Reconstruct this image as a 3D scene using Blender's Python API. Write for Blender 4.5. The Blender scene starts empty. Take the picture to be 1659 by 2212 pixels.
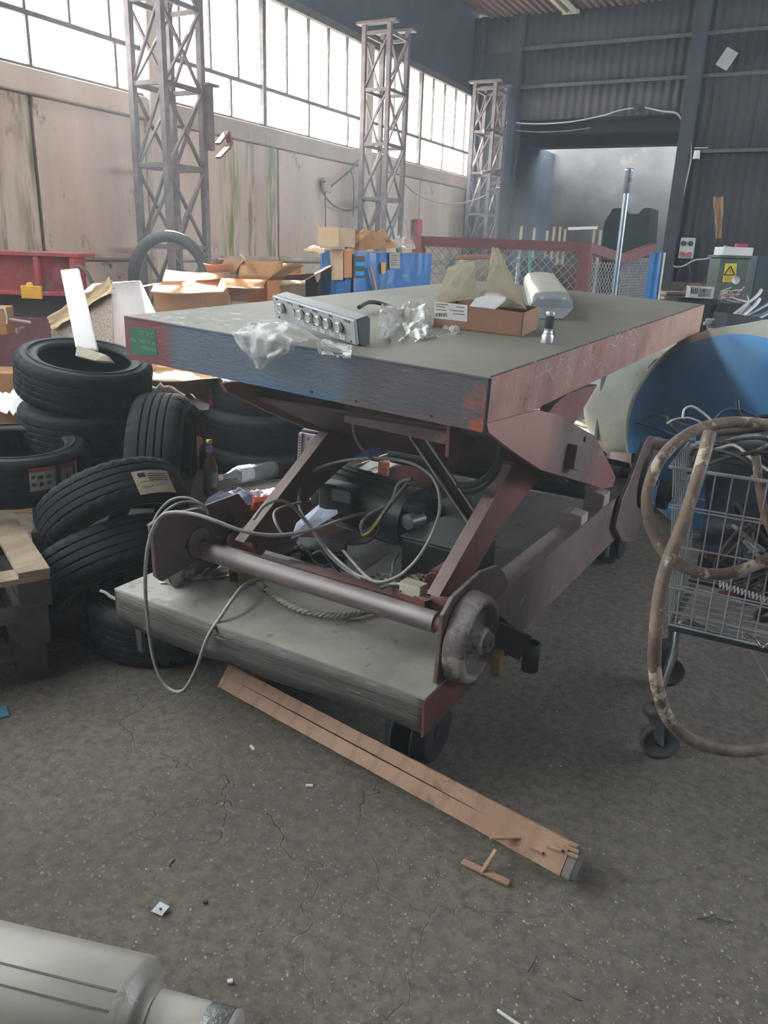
import bpy, math, random
from mathutils import Vector, Matrix, noise
R = math.radians
random.seed(7)
scene = bpy.context.scene
col = scene.collection
# ------------------------------------------------------------------ camera
F_PX = 1690.0
CAM = Vector((0, 0, 1.55))
_p, _r, _y = R(18.42), R(2.13), R(-27.7)
FW = Vector((math.sin(_y) * math.cos(_p), math.cos(_y) * math.cos(_p), -math.sin(_p)))
_rt = Vector((math.cos(_y), -math.sin(_y), 0)); _up = _rt.cross(FW)
RT = _rt * math.cos(_r) + _up * math.sin(_r)
UP = _up * math.cos(_r) - _rt * math.sin(_r)
cd = bpy.data.cameras.new('camera'); cam = bpy.data.objects.new('camera', cd); col.objects.link(cam)
cd.sensor_fit = 'VERTICAL'; cd.sensor_height = 36; cd.sensor_width = 27
cd.lens = 36 * F_PX / 2212; cd.clip_start = .05; cd.clip_end = 200
mw = Matrix((RT, UP, -FW)).transposed().to_4x4(); mw.translation = CAM
cam.matrix_world = mw
scene.camera = cam
# ------------------------------------------------------------------ light
w = bpy.data.worlds.new('sky'); scene.world = w; w.use_nodes = True
bg = w.node_tree.nodes['Background']; bg.inputs[0].default_value = (.80, .90, 1.0, 1); bg.inputs[1].default_value = 6.0
SUN_D = Vector((.72, -.42, -.62)).normalized()
sd = bpy.data.lights.new('sun', 'SUN'); sd.energy = 44; sd.angle = R(.8); sd.color = (1, .93, .84)
so = bpy.data.objects.new('sun', sd); col.objects.link(so)
so.rotation_euler = SUN_D.to_track_quat('-Z', 'Y').to_euler()
scene.view_settings.view_transform = 'Standard'; scene.view_settings.look = 'None'
scene.view_settings.exposure = 1.3; scene.view_settings.gamma = 1.0
scene.view_settings.use_curve_mapping = False
scene.cycles.max_bounces = 10; scene.cycles.diffuse_bounces = 6; scene.cycles.transparent_max_bounces = 16
# ------------------------------------------------------------------ frames
A0 = Vector((-.78, 1.78, 0)); _b = R(-3.2)
UV = Vector((math.cos(_b), math.sin(_b), 0)); VV = Vector((-UV.y, UV.x, 0)); ZZ = Vector((0, 0, 1))
def S(u, s, z): return A0 + UV * u + VV * s + ZZ * z
def ray(x, y): return FW + (x - 829.5) / F_PX * RT - (y - 1106) / F_PX * UP
def P(px, py, z=None, x=None, y=None, u=None, s=None, d=None):
    r = ray(px, py)
    if z is not None: t = (z - CAM.z) / r.z
    elif x is not None: t = x / r.x
    elif y is not None: t = y / r.y
    elif u is not None: t = (A0 + UV * u - CAM).dot(UV) / r.dot(UV)
    elif s is not None: t = (A0 + VV * s - CAM).dot(VV) / r.dot(VV)
    else: t = d
    return CAM + r * t
# ------------------------------------------------------------------ mesh builder
class MB:
    def __init__(self): self.v = []; self.f = []; self.s = []
    def add(self, vs, fs, smooth=False):
        n = len(self.v); self.v += [Vector(a) for a in vs]
        for f in fs: self.f.append([i + n for i in f]); self.s.append(smooth)
        return self
    def box(self, c, size, rot=None):
        c = Vector(c); h = Vector(size) / 2; m = rot if rot is not None else Matrix.Identity(3)
        vs = [c + m @ Vector((sx * h.x, sy * h.y, sz * h.z)) for sz in (-1, 1) for sy in (-1, 1) for sx in (-1, 1)]
        return self.add(vs, [(0, 2, 3, 1), (4, 5, 7, 6), (0, 1, 5, 4), (2, 6, 7, 3), (0, 4, 6, 2), (1, 3, 7, 5)])
    def beam(self, a, b, w, h, up=(0, 0, 1)):
        a = Vector(a); b = Vector(b); d = (b - a).normalized(); up = Vector(up)
        sd = d.cross(up)
        if sd.length < 1e-4: sd = d.cross(Vector((1, 0, 0)))
        sd.normalize(); up = sd.cross(d)
        return self.box((a + b) / 2, (w, (b - a).length, h), Matrix((sd, d, up)).transposed())
    def prism(self, pts, off, smooth=False):
        pts = [Vector(p) for p in pts]; off = Vector(off); n = len(pts)
        fs = [list(range(n))[::-1], [i + n for i in range(n)]] + [(i, (i + 1) % n, (i + 1) % n + n, i + n) for i in range(n)]
        return self.add(pts + [p + off for p in pts], fs, smooth)
    def tube(self, pts, r, n=8, closed=False, caps=True, smooth=True, squash=1):
        pts = [Vector(p) for p in pts]; m = len(pts); rr = r if isinstance(r, (list, tuple)) else [r] * m
        t0 = (pts[1] - pts[0]).normalized(); nn = t0.orthogonal().normalized(); vs = []
        for i, p in enumerate(pts):
            if closed: t = pts[(i + 1) % m] - pts[i - 1]
            else: t = pts[min(i + 1, m - 1)] - pts[max(i - 1, 0)]
            t.normalize(); nn = (nn - t * nn.dot(t)).normalized(); bb = t.cross(nn)
            for k in range(n):
                a = 2 * math.pi * k / n
                vs.append(p + (nn * math.cos(a) + bb * math.sin(a) * squash) * rr[i])
        fs = []
        for i in range(m if closed else m - 1):
            j = (i + 1) % m
            for k in range(n): fs.append((i * n + k, i * n + (k + 1) % n, j * n + (k + 1) % n, j * n + k))
        self.add(vs, fs, smooth)
        if caps and not closed: self.add(vs[:n], [list(range(n))[::-1]]); self.add(vs[-n:], [list(range(n))])
        return self
    def cyl(self, a, b, r, n=20, r2=None, smooth=True):
        return self.tube([a, b], [r, r if r2 is None else r2], n, smooth=smooth)
    def lathe(self, prof, o, axis, n=32, closed=False, smooth=True, xd=None):
        o = Vector(o); ax = Vector(axis).normalized(); e1 = (Vector(xd) if xd is not None else ax.orthogonal()).normalized(); e2 = ax.cross(e1); m = len(prof)
        vs = [o + ax * t + (e1 * math.cos(2 * math.pi * k / n) + e2 * math.sin(2 * math.pi * k / n)) * r for r, t in prof for k in range(n)]
        fs = [(i * n + k, i * n + (k + 1) % n, ((i + 1) % m) * n + (k + 1) % n, ((i + 1) % m) * n + k) for i in range(m if closed else m - 1) for k in range(n)]
        return self.add(vs, fs, smooth)
    def quad(self, a, b, c, d): return self.add([a, b, c, d], [(0, 1, 2, 3)])
    def grid(self, fn, nu, nv, smooth=True, th=None):
        vs = [Vector(fn(i / nu, j / nv)) for j in range(nv + 1) for i in range(nu + 1)]
        fs = [(j * (nu + 1) + i, j * (nu + 1) + i + 1, (j + 1) * (nu + 1) + i + 1, (j + 1) * (nu + 1) + i) for j in range(nv) for i in range(nu)]
        if th is not None:
            off = Vector(th); n = len(vs); W = nu + 1
            vs2 = [v + off for v in vs]; f2 = [[k + n for k in f][::-1] for f in fs]; ed = []
            per = [i for i in range(W)] + [j * W + nu for j in range(1, nv + 1)] + [nv * W + i for i in range(nu - 1, -1, -1)] + [j * W for j in range(nv - 1, 0, -1)]
            for a, b in zip(per, per[1:] + per[:1]): ed.append((b, a, a + n, b + n))
            return self.add(vs + vs2, [list(f) for f in fs] + f2 + ed, smooth)
        return self.add(vs, fs, smooth)
    def build(self, name, mat, parent=None, label=None, cat=None, group=None, kind=None, bevel=0, me_only=False):
        lo = Vector([min(v[i] for v in self.v) for i in range(3)]); hi = Vector([max(v[i] for v in self.v) for i in range(3)])
        o0 = (lo + hi) / 2; o0.z = lo.z
        me = bpy.data.meshes.new(name); me.from_pydata([v - o0 for v in self.v], [], self.f); me.update()
        me.polygons.foreach_set('use_smooth', self.s)
        me.materials.append(mat)
        o = bpy.data.objects.new(name, me); col.objects.link(o)
        WL[o.name] = o0
        if parent is not None: o.parent = parent; o.location = o0 - WL[parent.name]
        else: o.location = o0
        if bevel:
            b = o.modifiers.new('bevel', 'BEVEL'); b.width = bevel; b.segments = 1; b.limit_method = 'ANGLE'; b.angle_limit = R(50)
        tag(o, label, cat, group, kind)
        return o
WL = {}
def tag(o, label=None, cat=None, group=None, kind=None):
    for k, v in (('label', label), ('category', cat), ('group', group), ('kind', kind)):
        if v: o[k] = v
def thing(name, label, cat, loc, group=None, kind=None):
    o = bpy.data.objects.new(name, None); col.objects.link(o); o.location = loc; WL[o.name] = Vector(loc)
    o.empty_display_size = .1; tag(o, label, cat, group, kind); return o
def dup(root, mat4=None, loc=None, label=None, group=None):
    def cp(o, par):
        c = o.copy(); col.objects.link(c); c.parent = par
        for ch in o.children: cp(ch, c)
        return c
    r = cp(root, root.parent)
    if loc is not None: r.location = loc
    if mat4 is not None: r.matrix_world = mat4
    if label: r['label'] = label
    if group: r['group'] = group
    WL[r.name] = r.matrix_world.translation.copy() if mat4 is not None else Vector(r.location)
    return r
def smooth_pts(pts, k=5, closed=False):
    pts = [Vector(p) for p in pts]; n = len(pts); out = []
    for i in range(n if closed else n - 1):
        if closed: p0, p1, p2, p3 = pts[i - 1], pts[i], pts[(i + 1) % n], pts[(i + 2) % n]
        else: p0, p1, p2, p3 = pts[max(i - 1, 0)], pts[i], pts[i + 1], pts[min(i + 2, n - 1)]
        for j in range(k):
            t = j / k
            out.append(.5 * ((2 * p1) + (p2 - p0) * t + (2 * p0 - 5 * p1 + 4 * p2 - p3) * t * t + (3 * p1 - p0 - 3 * p2 + p3) * t ** 3))
    if not closed: out.append(pts[-1])
    return out
def cable(name, pts, r, mat, parent=None, label=None, cat=None, group=None, n=8, k=5, closed=False):
    return MB().tube(smooth_pts(pts, k, closed), r, n, closed=closed).build(name, mat, parent, label, cat, group)
def text(name, s, o, xd, yd, size, mat, parent, depth=.0006, align='LEFT'):
    cu = bpy.data.curves.new(name, 'FONT'); cu.body = s; cu.size = size; cu.extrude = depth; cu.align_x = align; cu.resolution_u = 2
    t = bpy.data.objects.new(name, cu); me = bpy.data.meshes.new_from_object(t)
    bpy.data.objects.remove(t)
    xd = Vector(xd).normalized(); nd = xd.cross(Vector(yd)).normalized(); yd = nd.cross(xd)
    m = MB(); m.add([Vector(o) + xd * v.co.x + yd * v.co.y + nd * (v.co.z + depth) for v in me.vertices], [list(p.vertices) for p in me.polygons])
    bpy.data.meshes.remove(me)
    return m.build(name, mat, parent)
# ------------------------------------------------------------------ materials
def lin(h):
    if not isinstance(h, str): return h
    c = [int(h[i:i + 2], 16) / 255 for i in (0, 2, 4)]
    return tuple((a / 12.92 if a <= .04045 else ((a + .055) / 1.055) ** 2.4) for a in c) + (1,)
MC = {}
def M(name, c1, c2=None, scale=6, rough=.7, metal=0, bump=.1, bs=60, spot=None, thr=.58, ss=9, stretch=(1, 1, 1), alpha=None, trans=0, spec=.5, soft=.05, dust=None):
    if name in MC: return MC[name]
    m = bpy.data.materials.new(name); m.use_nodes = True; nt = m.node_tree; N = nt.nodes; L = nt.links
    b = N['Principled BSDF']; b.inputs['Roughness'].default_value = rough; b.inputs['Metallic'].default_value = metal
    b.inputs['Specular IOR Level'].default_value = spec
    if trans: b.inputs['Transmission Weight'].default_value = trans
    if alpha is not None: b.inputs['Alpha'].default_value = alpha
    tc = N.new('ShaderNodeTexCoord'); mp = N.new('ShaderNodeMapping'); L.new(tc.outputs['Object'], mp.inputs[0]); mp.inputs['Scale'].default_value = stretch
    def noise_(sc, det=6, rg=.6):
        n = N.new('ShaderNodeTexNoise'); n.inputs['Scale'].default_value = sc; n.inputs['Detail'].default_value = det; n.inputs['Roughness'].default_value = rg
        L.new(mp.outputs[0], n.inputs['Vector']); return n.outputs['Fac']
    def mix(fac, a, bb):
        x = N.new('ShaderNodeMix'); x.data_type = 'RGBA'; L.new(fac, x.inputs[0])
        for i, c in ((6, a), (7, bb)):
            if hasattr(c, 'links'): L.new(c, x.inputs[i])
            else: x.inputs[i].default_value = c
        return x.outputs[2]
    def ramp(f, a, bb):
        r_ = N.new('ShaderNodeMapRange'); L.new(f, r_.inputs[0]); r_.inputs[1].default_value = a; r_.inputs[2].default_value = bb; return r_.outputs[0]
    c = lin(c1)
    if c2 is None: c2 = tuple(x * .78 for x in c[:3]) + (1,)
    out = mix(ramp(noise_(scale), .35, .65), c, lin(c2))
    if spot: out = mix(ramp(noise_(ss, 8, .7), thr, thr + soft), out, lin(spot))
    if dust:
        g = N.new('ShaderNodeNewGeometry'); sp = N.new('ShaderNodeSeparateXYZ'); L.new(g.outputs['Normal'], sp.inputs[0])
        dn = N.new('ShaderNodeMath'); dn.operation = 'MULTIPLY'; L.new(ramp(sp.outputs[2], .1, .75), dn.inputs[0]); L.new(ramp(noise_(4), .25, .7), dn.inputs[1])  # dust on up-facing sides; wide ramp also paints light onto slanted edges
        out = mix(dn.outputs[0], out, lin(dust))
    L.new(out, b.inputs['Base Color'])
    if bump:
        bn = N.new('ShaderNodeBump'); bn.inputs['Strength'].default_value = bump; bn.inputs['Distance'].default_value = .01
        L.new(noise_(bs, 4), bn.inputs['Height']); L.new(bn.outputs[0], b.inputs['Normal'])
    MC[name] = m; return m
# ------------------------------------------------------------------ palette
concrete = M('concrete', 'bcaea0', '9c8f82', 2.2, .9, bump=.5, bs=25, spot='75695d', thr=.6, ss=5)
concrete_w = M('concrete_panel', 'c4b3a4', 'ac9a8a', 1.1, .9, bump=.5, bs=22, spot='857668', thr=.62, ss=3, stretch=(1, 1, .45))
steel_rust = M('column_steel', '6f6262', '574c4e', 8, .75, .1, bump=.3, spot='6b4a40', thr=.6, dust='8b8480')
dark_sheet = M('soot_sheet', '343a42', '282d34', 1.5, .85, bump=.2)
back_sheet = M('back_sheet', '3f3d45', '2f2f36', 1.2, .8, .1, bump=.15, stretch=(1, 1, .3), spot='76645c', thr=.62, ss=2)
back_sheet2 = M('back_sheet_pale', '555155', '403e43', 2, .8, .1, bump=.15, stretch=(1, 1, .4), spot='8a7468', thr=.62, ss=2)
roof_sheet = M('roof_sheet', '7a5a56', '62484a', 1.5, .75, bump=.1)
bar_mat = M('window_bar', '5d5450', '443d3b', 20, .8, bump=.3)
black = M('black_rubber', '202429', '2b3036', 9, .62, bump=.25, bs=90, dust='454a4e')
# floor with aggregate
def floor_mat():
    m = bpy.data.materials.new('worn_concrete_floor'); m.use_nodes = True; nt = m.node_tree; N = nt.nodes; L = nt.links; b = N['Principled BSDF']
    b.inputs['Roughness'].default_value = .82
    tc = N.new('ShaderNodeTexCoord')
    def nz(sc, det=6, rg=.6):
        n = N.new('ShaderNodeTexNoise'); n.inputs['Scale'].default_value = sc; n.inputs['Detail'].default_value = det; n.inputs['Roughness'].default_value = rg; L.new(tc.outputs['Object'], n.inputs['Vector']); return n.outputs['Fac']
    def rmp(f, a, bb):
        r_ = N.new('ShaderNodeMapRange'); L.new(f, r_.inputs[0]); r_.inputs[1].default_value = a; r_.inputs[2].default_value = bb; return r_.outputs[0]
    def mix(f, a, bb):
        x = N.new('ShaderNodeMix'); x.data_type = 'RGBA'; L.new(f, x.inputs[0])
        for i, c in ((6, a), (7, bb)):
            if hasattr(c, 'links'): L.new(c, x.inputs[i])
            else: x.inputs[i].default_value = c
        return x.outputs[2]
    c = mix(rmp(nz(1.3), .35, .65), lin('988d7e'), lin('80776a'))
    c = mix(rmp(nz(30, 8, .7), .4, .7), c, lin('625c53'))
    v = N.new('ShaderNodeTexVoronoi'); v.inputs['Scale'].default_value = 75; L.new(tc.outputs['Object'], v.inputs['Vector'])
    sp = N.new('ShaderNodeSeparateXYZ'); L.new(v.outputs['Color'], sp.inputs[0])
    st = N.new('ShaderNodeMath'); st.operation = 'MULTIPLY'; L.new(rmp(v.outputs['Distance'], .42, .30), st.inputs[0]); L.new(rmp(sp.outputs[0], .72, .9), st.inputs[1])
    pc = mix(sp.outputs[1], lin('a49d92'), lin('6a655f')); c = mix(st.outputs[0], c, pc)
    L.new(c, b.inputs['Base Color'])
    # cracks
    n2 = N.new('ShaderNodeTexNoise'); n2.inputs['Scale'].default_value = 2.5; n2.inputs['Detail'].default_value = 5; L.new(tc.outputs['Object'], n2.inputs['Vector'])
    va = N.new('ShaderNodeVectorMath'); va.operation = 'ADD'; L.new(tc.outputs['Object'], va.inputs[0]); L.new(n2.outputs['Color'], va.inputs[1])
    v2 = N.new('ShaderNodeTexVoronoi'); v2.feature = 'DISTANCE_TO_EDGE'; v2.inputs['Scale'].default_value = .55; L.new(va.outputs[0], v2.inputs['Vector'])
    cr = rmp(v2.outputs['Distance'], .0, .003)
    bn = N.new('ShaderNodeBump'); bn.inputs['Strength'].default_value = .9; bn.inputs['Distance'].default_value = .014
    s1 = N.new('ShaderNodeMath'); s1.operation = 'MULTIPLY_ADD'; L.new(st.outputs[0], s1.inputs[0]); s1.inputs[1].default_value = .2; L.new(nz(90, 10, .85), s1.inputs[2])
    s2 = N.new('ShaderNodeMath'); s2.operation = 'ADD'; L.new(s1.outputs[0], s2.inputs[0]); L.new(cr, s2.inputs[1])
    L.new(s2.outputs[0], bn.inputs['Height']); L.new(bn.outputs[0], b.inputs['Normal'])
    return m
# algae streaked concrete for some panels
def streak_mat(name, bands):
    m = concrete_w.copy(); m.name = name; nt = m.node_tree; N = nt.nodes; L = nt.links; b = N['Principled BSDF']
    src = b.inputs['Base Color'].links[0].from_socket
    tc = N.new('ShaderNodeTexCoord'); mp = N.new('ShaderNodeMapping'); mp.inputs['Scale'].default_value = (1, 7, .9); L.new(tc.outputs['Object'], mp.inputs[0])
    n = N.new('ShaderNodeTexNoise'); n.inputs['Scale'].default_value = 2.2; n.inputs['Detail'].default_value = 7; L.new(mp.outputs[0], n.inputs['Vector'])
    sp = N.new('ShaderNodeSeparateXYZ'); L.new(tc.outputs['Object'], sp.inputs[0])
    for y0, wd, c in bands:
        a = N.new('ShaderNodeMath'); a.operation = 'SUBTRACT'; L.new(sp.outputs[1], a.inputs[0]); a.inputs[1].default_value = y0
        a2 = N.new('ShaderNodeMath'); a2.operation = 'ABSOLUTE'; L.new(a.outputs[0], a2.inputs[0])
        r_ = N.new('ShaderNodeMapRange'); L.new(a2.outputs[0], r_.inputs[0]); r_.inputs[1].default_value = wd; r_.inputs[2].default_value = wd * .2
        m2 = N.new('ShaderNodeMath'); m2.operation = 'MULTIPLY'; L.new(r_.outputs[0], m2.inputs[0])
        r3 = N.new('ShaderNodeMapRange'); L.new(n.outputs['Fac'], r3.inputs[0]); r3.inputs[1].default_value = .4; r3.inputs[2].default_value = .62; L.new(r3.outputs[0], m2.inputs[1])
        x = N.new('ShaderNodeMix'); x.data_type = 'RGBA'; L.new(m2.outputs[0], x.inputs[0]); L.new(src, x.inputs[6]); x.inputs[7].default_value = lin(c); src = x.outputs[2]
    L.new(src, b.inputs['Base Color']); return m
def glass_mat():
    m = bpy.data.materials.new('dusty_glass'); m.use_nodes = True; nt = m.node_tree; N = nt.nodes; L = nt.links
    N.remove(N['Principled BSDF']); out = N['Material Output']
    tr = N.new('ShaderNodeBsdfTransparent'); tr.inputs[0].default_value = (.95, .97, .97, 1)
    df = N.new('ShaderNodeBsdfTranslucent'); df.inputs[0].default_value = (.9, .92, .9, 1)
    gl = N.new('ShaderNodeBsdfGlossy'); gl.inputs['Roughness'].default_value = .1; gl.inputs[0].default_value = (.9, .9, .9, 1)
    tc = N.new('ShaderNodeTexCoord'); n = N.new('ShaderNodeTexNoise'); n.inputs['Scale'].default_value = 5; n.inputs['Detail'].default_value = 6; L.new(tc.outputs['Object'], n.inputs['Vector'])
    r_ = N.new('ShaderNodeMapRange'); L.new(n.outputs['Fac'], r_.inputs[0]); r_.inputs[1].default_value = .35; r_.inputs[2].default_value = .75; r_.inputs[3].default_value = .12; r_.inputs[4].default_value = .4
    a = N.new('ShaderNodeMixShader'); L.new(r_.outputs[0], a.inputs[0]); L.new(tr.outputs[0], a.inputs[1]); L.new(df.outputs[0], a.inputs[2])
    c = N.new('ShaderNodeMixShader'); c.inputs[0].default_value = .04; L.new(a.outputs[0], c.inputs[1]); L.new(gl.outputs[0], c.inputs[2])
    L.new(c.outputs[0], out.inputs[0]); return m
pane_mat = glass_mat()
# ------------------------------------------------------------------ shell
WX = -6.0
YB = 14.3
MB().box((.5, 6.5, -.1), (15, 30, .2)).build('floor', floor_mat(), kind='structure')
# left wall: plinth, concrete panels, pilasters, sill beam, dark cladding band
wl = MB().box((WX - .13, 3, .68), (.22, 22.6, 1.36)).box((WX - .17, 3, 2.1), (.1, 22.6, 1.5)).build('wall_left', concrete, kind='structure')
MB().box((WX + .04, 3, .6), (.1, 22.6, 1.2)).build('plinth', concrete, wl)
st1 = streak_mat('algae_panel_left', [(1.2, .17, '5d6238'), (.9, .1, '6c6a4a')])
st2 = streak_mat('algae_panel_middle', [(.08, .22, '6f7a33'), (.86, .16, '5f7035'), (.45, .15, '77705a')])
pilY = [-5.85, -1.8, 2.25, 6.3, 10.42, 14.42]
seams = {4.91: None, 8.37: None, 12.27: None, .8: None, -3.4: None}
edges = sorted([(-7.9), -5.85, -3.4, -1.8, .8, 2.25, 4.91, 6.3, 8.37, 10.42, 12.27, 14.3])
for a, b_ in zip(edges, edges[1:]):
    a2, b2 = a + (.11 if any(abs(a - p) < .01 for p in pilY) else .018), b_ - (.11 if any(abs(b_ - p) < .01 for p in pilY) else .018)
    mt = st1 if abs(a - 2.25) < .01 else st2 if abs(a - 6.3) < .01 else concrete_w
    MB().box((WX - .06, (a2 + b2) / 2, 2.02), (.12, b2 - a2, 1.28)).build('panel', mt, wl, bevel=.008)
    MB().box((WX - .03, (a2 + b2) / 2, 1.415), (.06 + .04, b2 - a2, .05)).build('ledge', concrete, wl, bevel=.01)
for yc in pilY[:-1]:
    MB().box((WX - .02, yc, 2.0), (.2, .2, 4.4)).build('pilaster', concrete_w, wl, bevel=.012)
for a, b_ in zip(pilY, pilY[1:]):
    MB().box((WX - .03, (a + b_) / 2, 2.765), (.16, b_ - a - .2, .19)).build('sill_beam', concrete_w, wl, bevel=.01)
MB().box((WX - .12, 3, 4.83), (.2, 22.6, 1.3)).build('upper_cladding', dark_sheet, wl)
MB().box((WX - .0, 3, 4.22), (.06, 22.6, .09)).build('lintel_angle', bar_mat, wl)
# windows: one per bay, bars and panes
topb = [.0, .45, .9, 1.35, 1.8, 2.25, 2.7, 3.15, 3.62, 4.1]
ZT, ZB, ZM = 4.18, 2.865, 3.27
for wi, (a, b_) in enumerate(zip(pilY, pilY[1:])):
    fr = MB()
    fr.box((WX - .03, (a + b_) / 2, ZM), (.035, b_ - a - .2, .04))
    wn = fr.build('window_%d' % (wi + 1), bar_mat, kind='structure')
    L_ = b_ - a
    mid = a + L_ * .44
    tops = [a + .1] + [a + L_ * k / 9 for k in range(1, 9) if abs(a + L_ * k / 9 - mid) > .12] + [mid, b_ - .1]
    tops.sort(); bots = sorted([a + .1, a + L_ * .3 - .9 * .0, mid, a + L_ * .67, a + L_ * .9, b_ - .1])
    for y in tops[1:-1]:
        if abs(y - mid) < .01: continue
        MB().box((WX - .03, y, (ZT + ZM) / 2), (.03, .026, ZT - ZM)).build('glazing_bar', bar_mat, wn)
    for y in bots[1:-1]:
        if abs(y - mid) < .01: continue
        MB().box((WX - .03, y, (ZB + ZM) / 2), (.03, .028, ZM - ZB)).build('glazing_bar', bar_mat, wn)
    MB().box((WX - .02, mid, (ZT + ZB) / 2), (.06, .06, ZT - ZB)).build('mullion', bar_mat, wn)
    MB().box((WX - .03, (a + b_) / 2, ZB + .012), (.05, L_ - .2, .025)).build('sill_bar', bar_mat, wn)
    for arr, z0, z1 in ((tops, ZM, ZT), (bots, ZB, ZM)):
        for y0, y1 in zip(arr, arr[1:]):
            MB().box((WX - .045, (y0 + y1) / 2, (z0 + z1) / 2), (.004, y1 - y0, z1 - z0)).build('pane', pane_mat, wn)
# back wall with opening into a deeper bay
OX0, OX1, OZ = -5.16, -2.42, 3.78
def corr(x0, x1, z0, z1, y, amp=.018, per=.14, th=.004, horiz=False):
    n = max(4, int((x1 - x0) / per * 8))
    return MB().grid(lambda a, b: (x0 + (x1 - x0) * a, y + amp * math.sin((x0 + (x1 - x0) * a) / per * 2 * math.pi), z0 + (z1 - z0) * b), n, 1, True, (0, th, 0))
wb = MB().box((2.4, YB + .12, 2.7), (2 * (2.4 - OX1) - .02, .12, 5.4)).box(((WX + OX0) / 2 - .1, YB + .12, 2.7), (OX0 - WX + .2, .12, 5.4)).box(((OX0 + OX1) / 2, YB + .12, (OZ + 5.4) / 2 + .05), (OX1 - OX0, .12, 5.4 - OZ - .1)).build('wall_back', dark_sheet, kind='structure')
def sheets(x0, x1, z0, z1, y, mt, wd=.9):
    x = x0
    while x < x1 - .02:
        xe = min(x + wd, x1)
        corr(x, xe + .03, z0, z1, y + random.uniform(-.006, .006)).build('cladding_sheet', mt, wb); x = xe
sheets(OX0, OX1, OZ, 4.28, YB, back_sheet2)
sheets(OX0, OX1, 4.26, 4.86, YB - .03, back_sheet)
sheets(OX0 - .9, 1.8, 4.84, 5.4, YB - .05, back_sheet)
sheets(OX1 + .16, 1.8, 3.2, 4.86, YB - .03, back_sheet)
sheets(OX1 + .16, 1.8, 1.25, 3.22, YB - .0, back_sheet2 if 0 else back_sheet)
for z in (4.28, 4.86, 3.22):
    MB().box(((OX0 + 1.8) / 2 if z != 3.22 else (OX1 + 2.) / 2, YB - .09, z), (6.9 if z != 3.22 else 4.2, .04, .05)).build('rail', bar_mat, wb)
MB().box(((OX1 + 1.8) / 2 + .1, YB - .02, .62), (4.1, .14, 1.24)).build('dado', M('dado_plaster', '83766c', '62574f', 2, .9, bump=.4, spot='5b5252', thr=.55, ss=2.5), wb)
for nm, x, wd in (('door_post', OX0 - .06, .16), ('door_post', OX1 + .1, .2), ('corner_post', WX + .08, .14)):
    MB().box((x, YB - .12, 2.7 if nm != 'x' else 2), (wd, .16, 5.3)).build(nm, steel_rust if 0 else dark_sheet, wb, bevel=.01)
# deeper bay
rb = M('bay_plaster', '5f5b57', '474441', 1.2, .9, bump=.3, spot='66605b', thr=.6, ss=2)
MB().box((-4, 20.1, 2.2), (7, .2, 4.4)).build('wall_bay_back', rb, kind='structure')
MB().box((OX0 - 1.1, 17.3, 1.95), (.1, 5.6, 3.9)).build('wall_bay_left', dark_sheet, kind='structure')
MB().box((-.7, 17.3, 1.95), (.1, 5.6, 3.9)).build('wall_bay_right', dark_sheet, kind='structure')
MB().box((-3.5, 16.6, 3.92), (5.6, 4.5, .1)).build('ceiling_bay', dark_sheet, kind='structure')
for y in (15.4, 17.0): MB().box((-3.5, y, 3.78), (5.4, .1, .18)).build('trim_%d' % (1 if y < 16 else 2), dark_sheet, kind='structure')
# ceiling: corrugated sheets in strips
cl = MB().box((-5.7, 3.2, 5.5), (1, 22.6, .08)).box((1.45, 3.2, 5.5), (11.5, 22.6, .08)).box((-4.75, 8.95, 5.5), (.9, 11.1, .08)).box((-4.75, -6.75, 5.5), (.9, 2.7, .08)).build('ceiling', roof_sheet, kind='structure')
xx = WX + .2
while xx < 1.4:
    for ya, yb_ in ((6.5, 10.4), (10.36, 14.25)):
        n = int(.96 / .12)
        m = MB()
        pts = []
        for k in range(n):
            x0 = xx + k * .12
            pts += [(x0, ya, 5.40), (x0 + .02, ya, 5.36), (x0 + .08, ya, 5.36), (x0 + .10, ya, 5.40)]
        pts.append((xx + n * .12, ya, 5.40))
        m.prism(pts + [(p[0], p[1], p[2] + .006) for p in pts[::-1]], (0, yb_ - ya, 0))
        m.build('roof_sheet', roof_sheet, cl)
    xx += .96
for k in range(5): MB().box((-4.75, -4.5 + 1.76 * k, 5.5), (.9, 1.73, .01)).build('added_rooflight_pane', pane_mat, cl)  # unseen rooflight strip, added to bring top light onto deck and left floor
MB().box((7.2, 3.2, 1.25), (.2, 22.6, 2.5)).box((7.2, 3.2, 5.1), (.2, 22.6, .8)).box((7.2, -2.5, 3.5), (.2, 11.6, 2.5)).build('wall_right', dark_sheet, kind='structure')
wr = MB().box((1.6, -8.1, 2.75), (11.2, .2, 5.5)).box((-5, -8.1, 2.75), (2.2, .2, 5.5)).build('wall_rear', dark_sheet, kind='structure')
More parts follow.
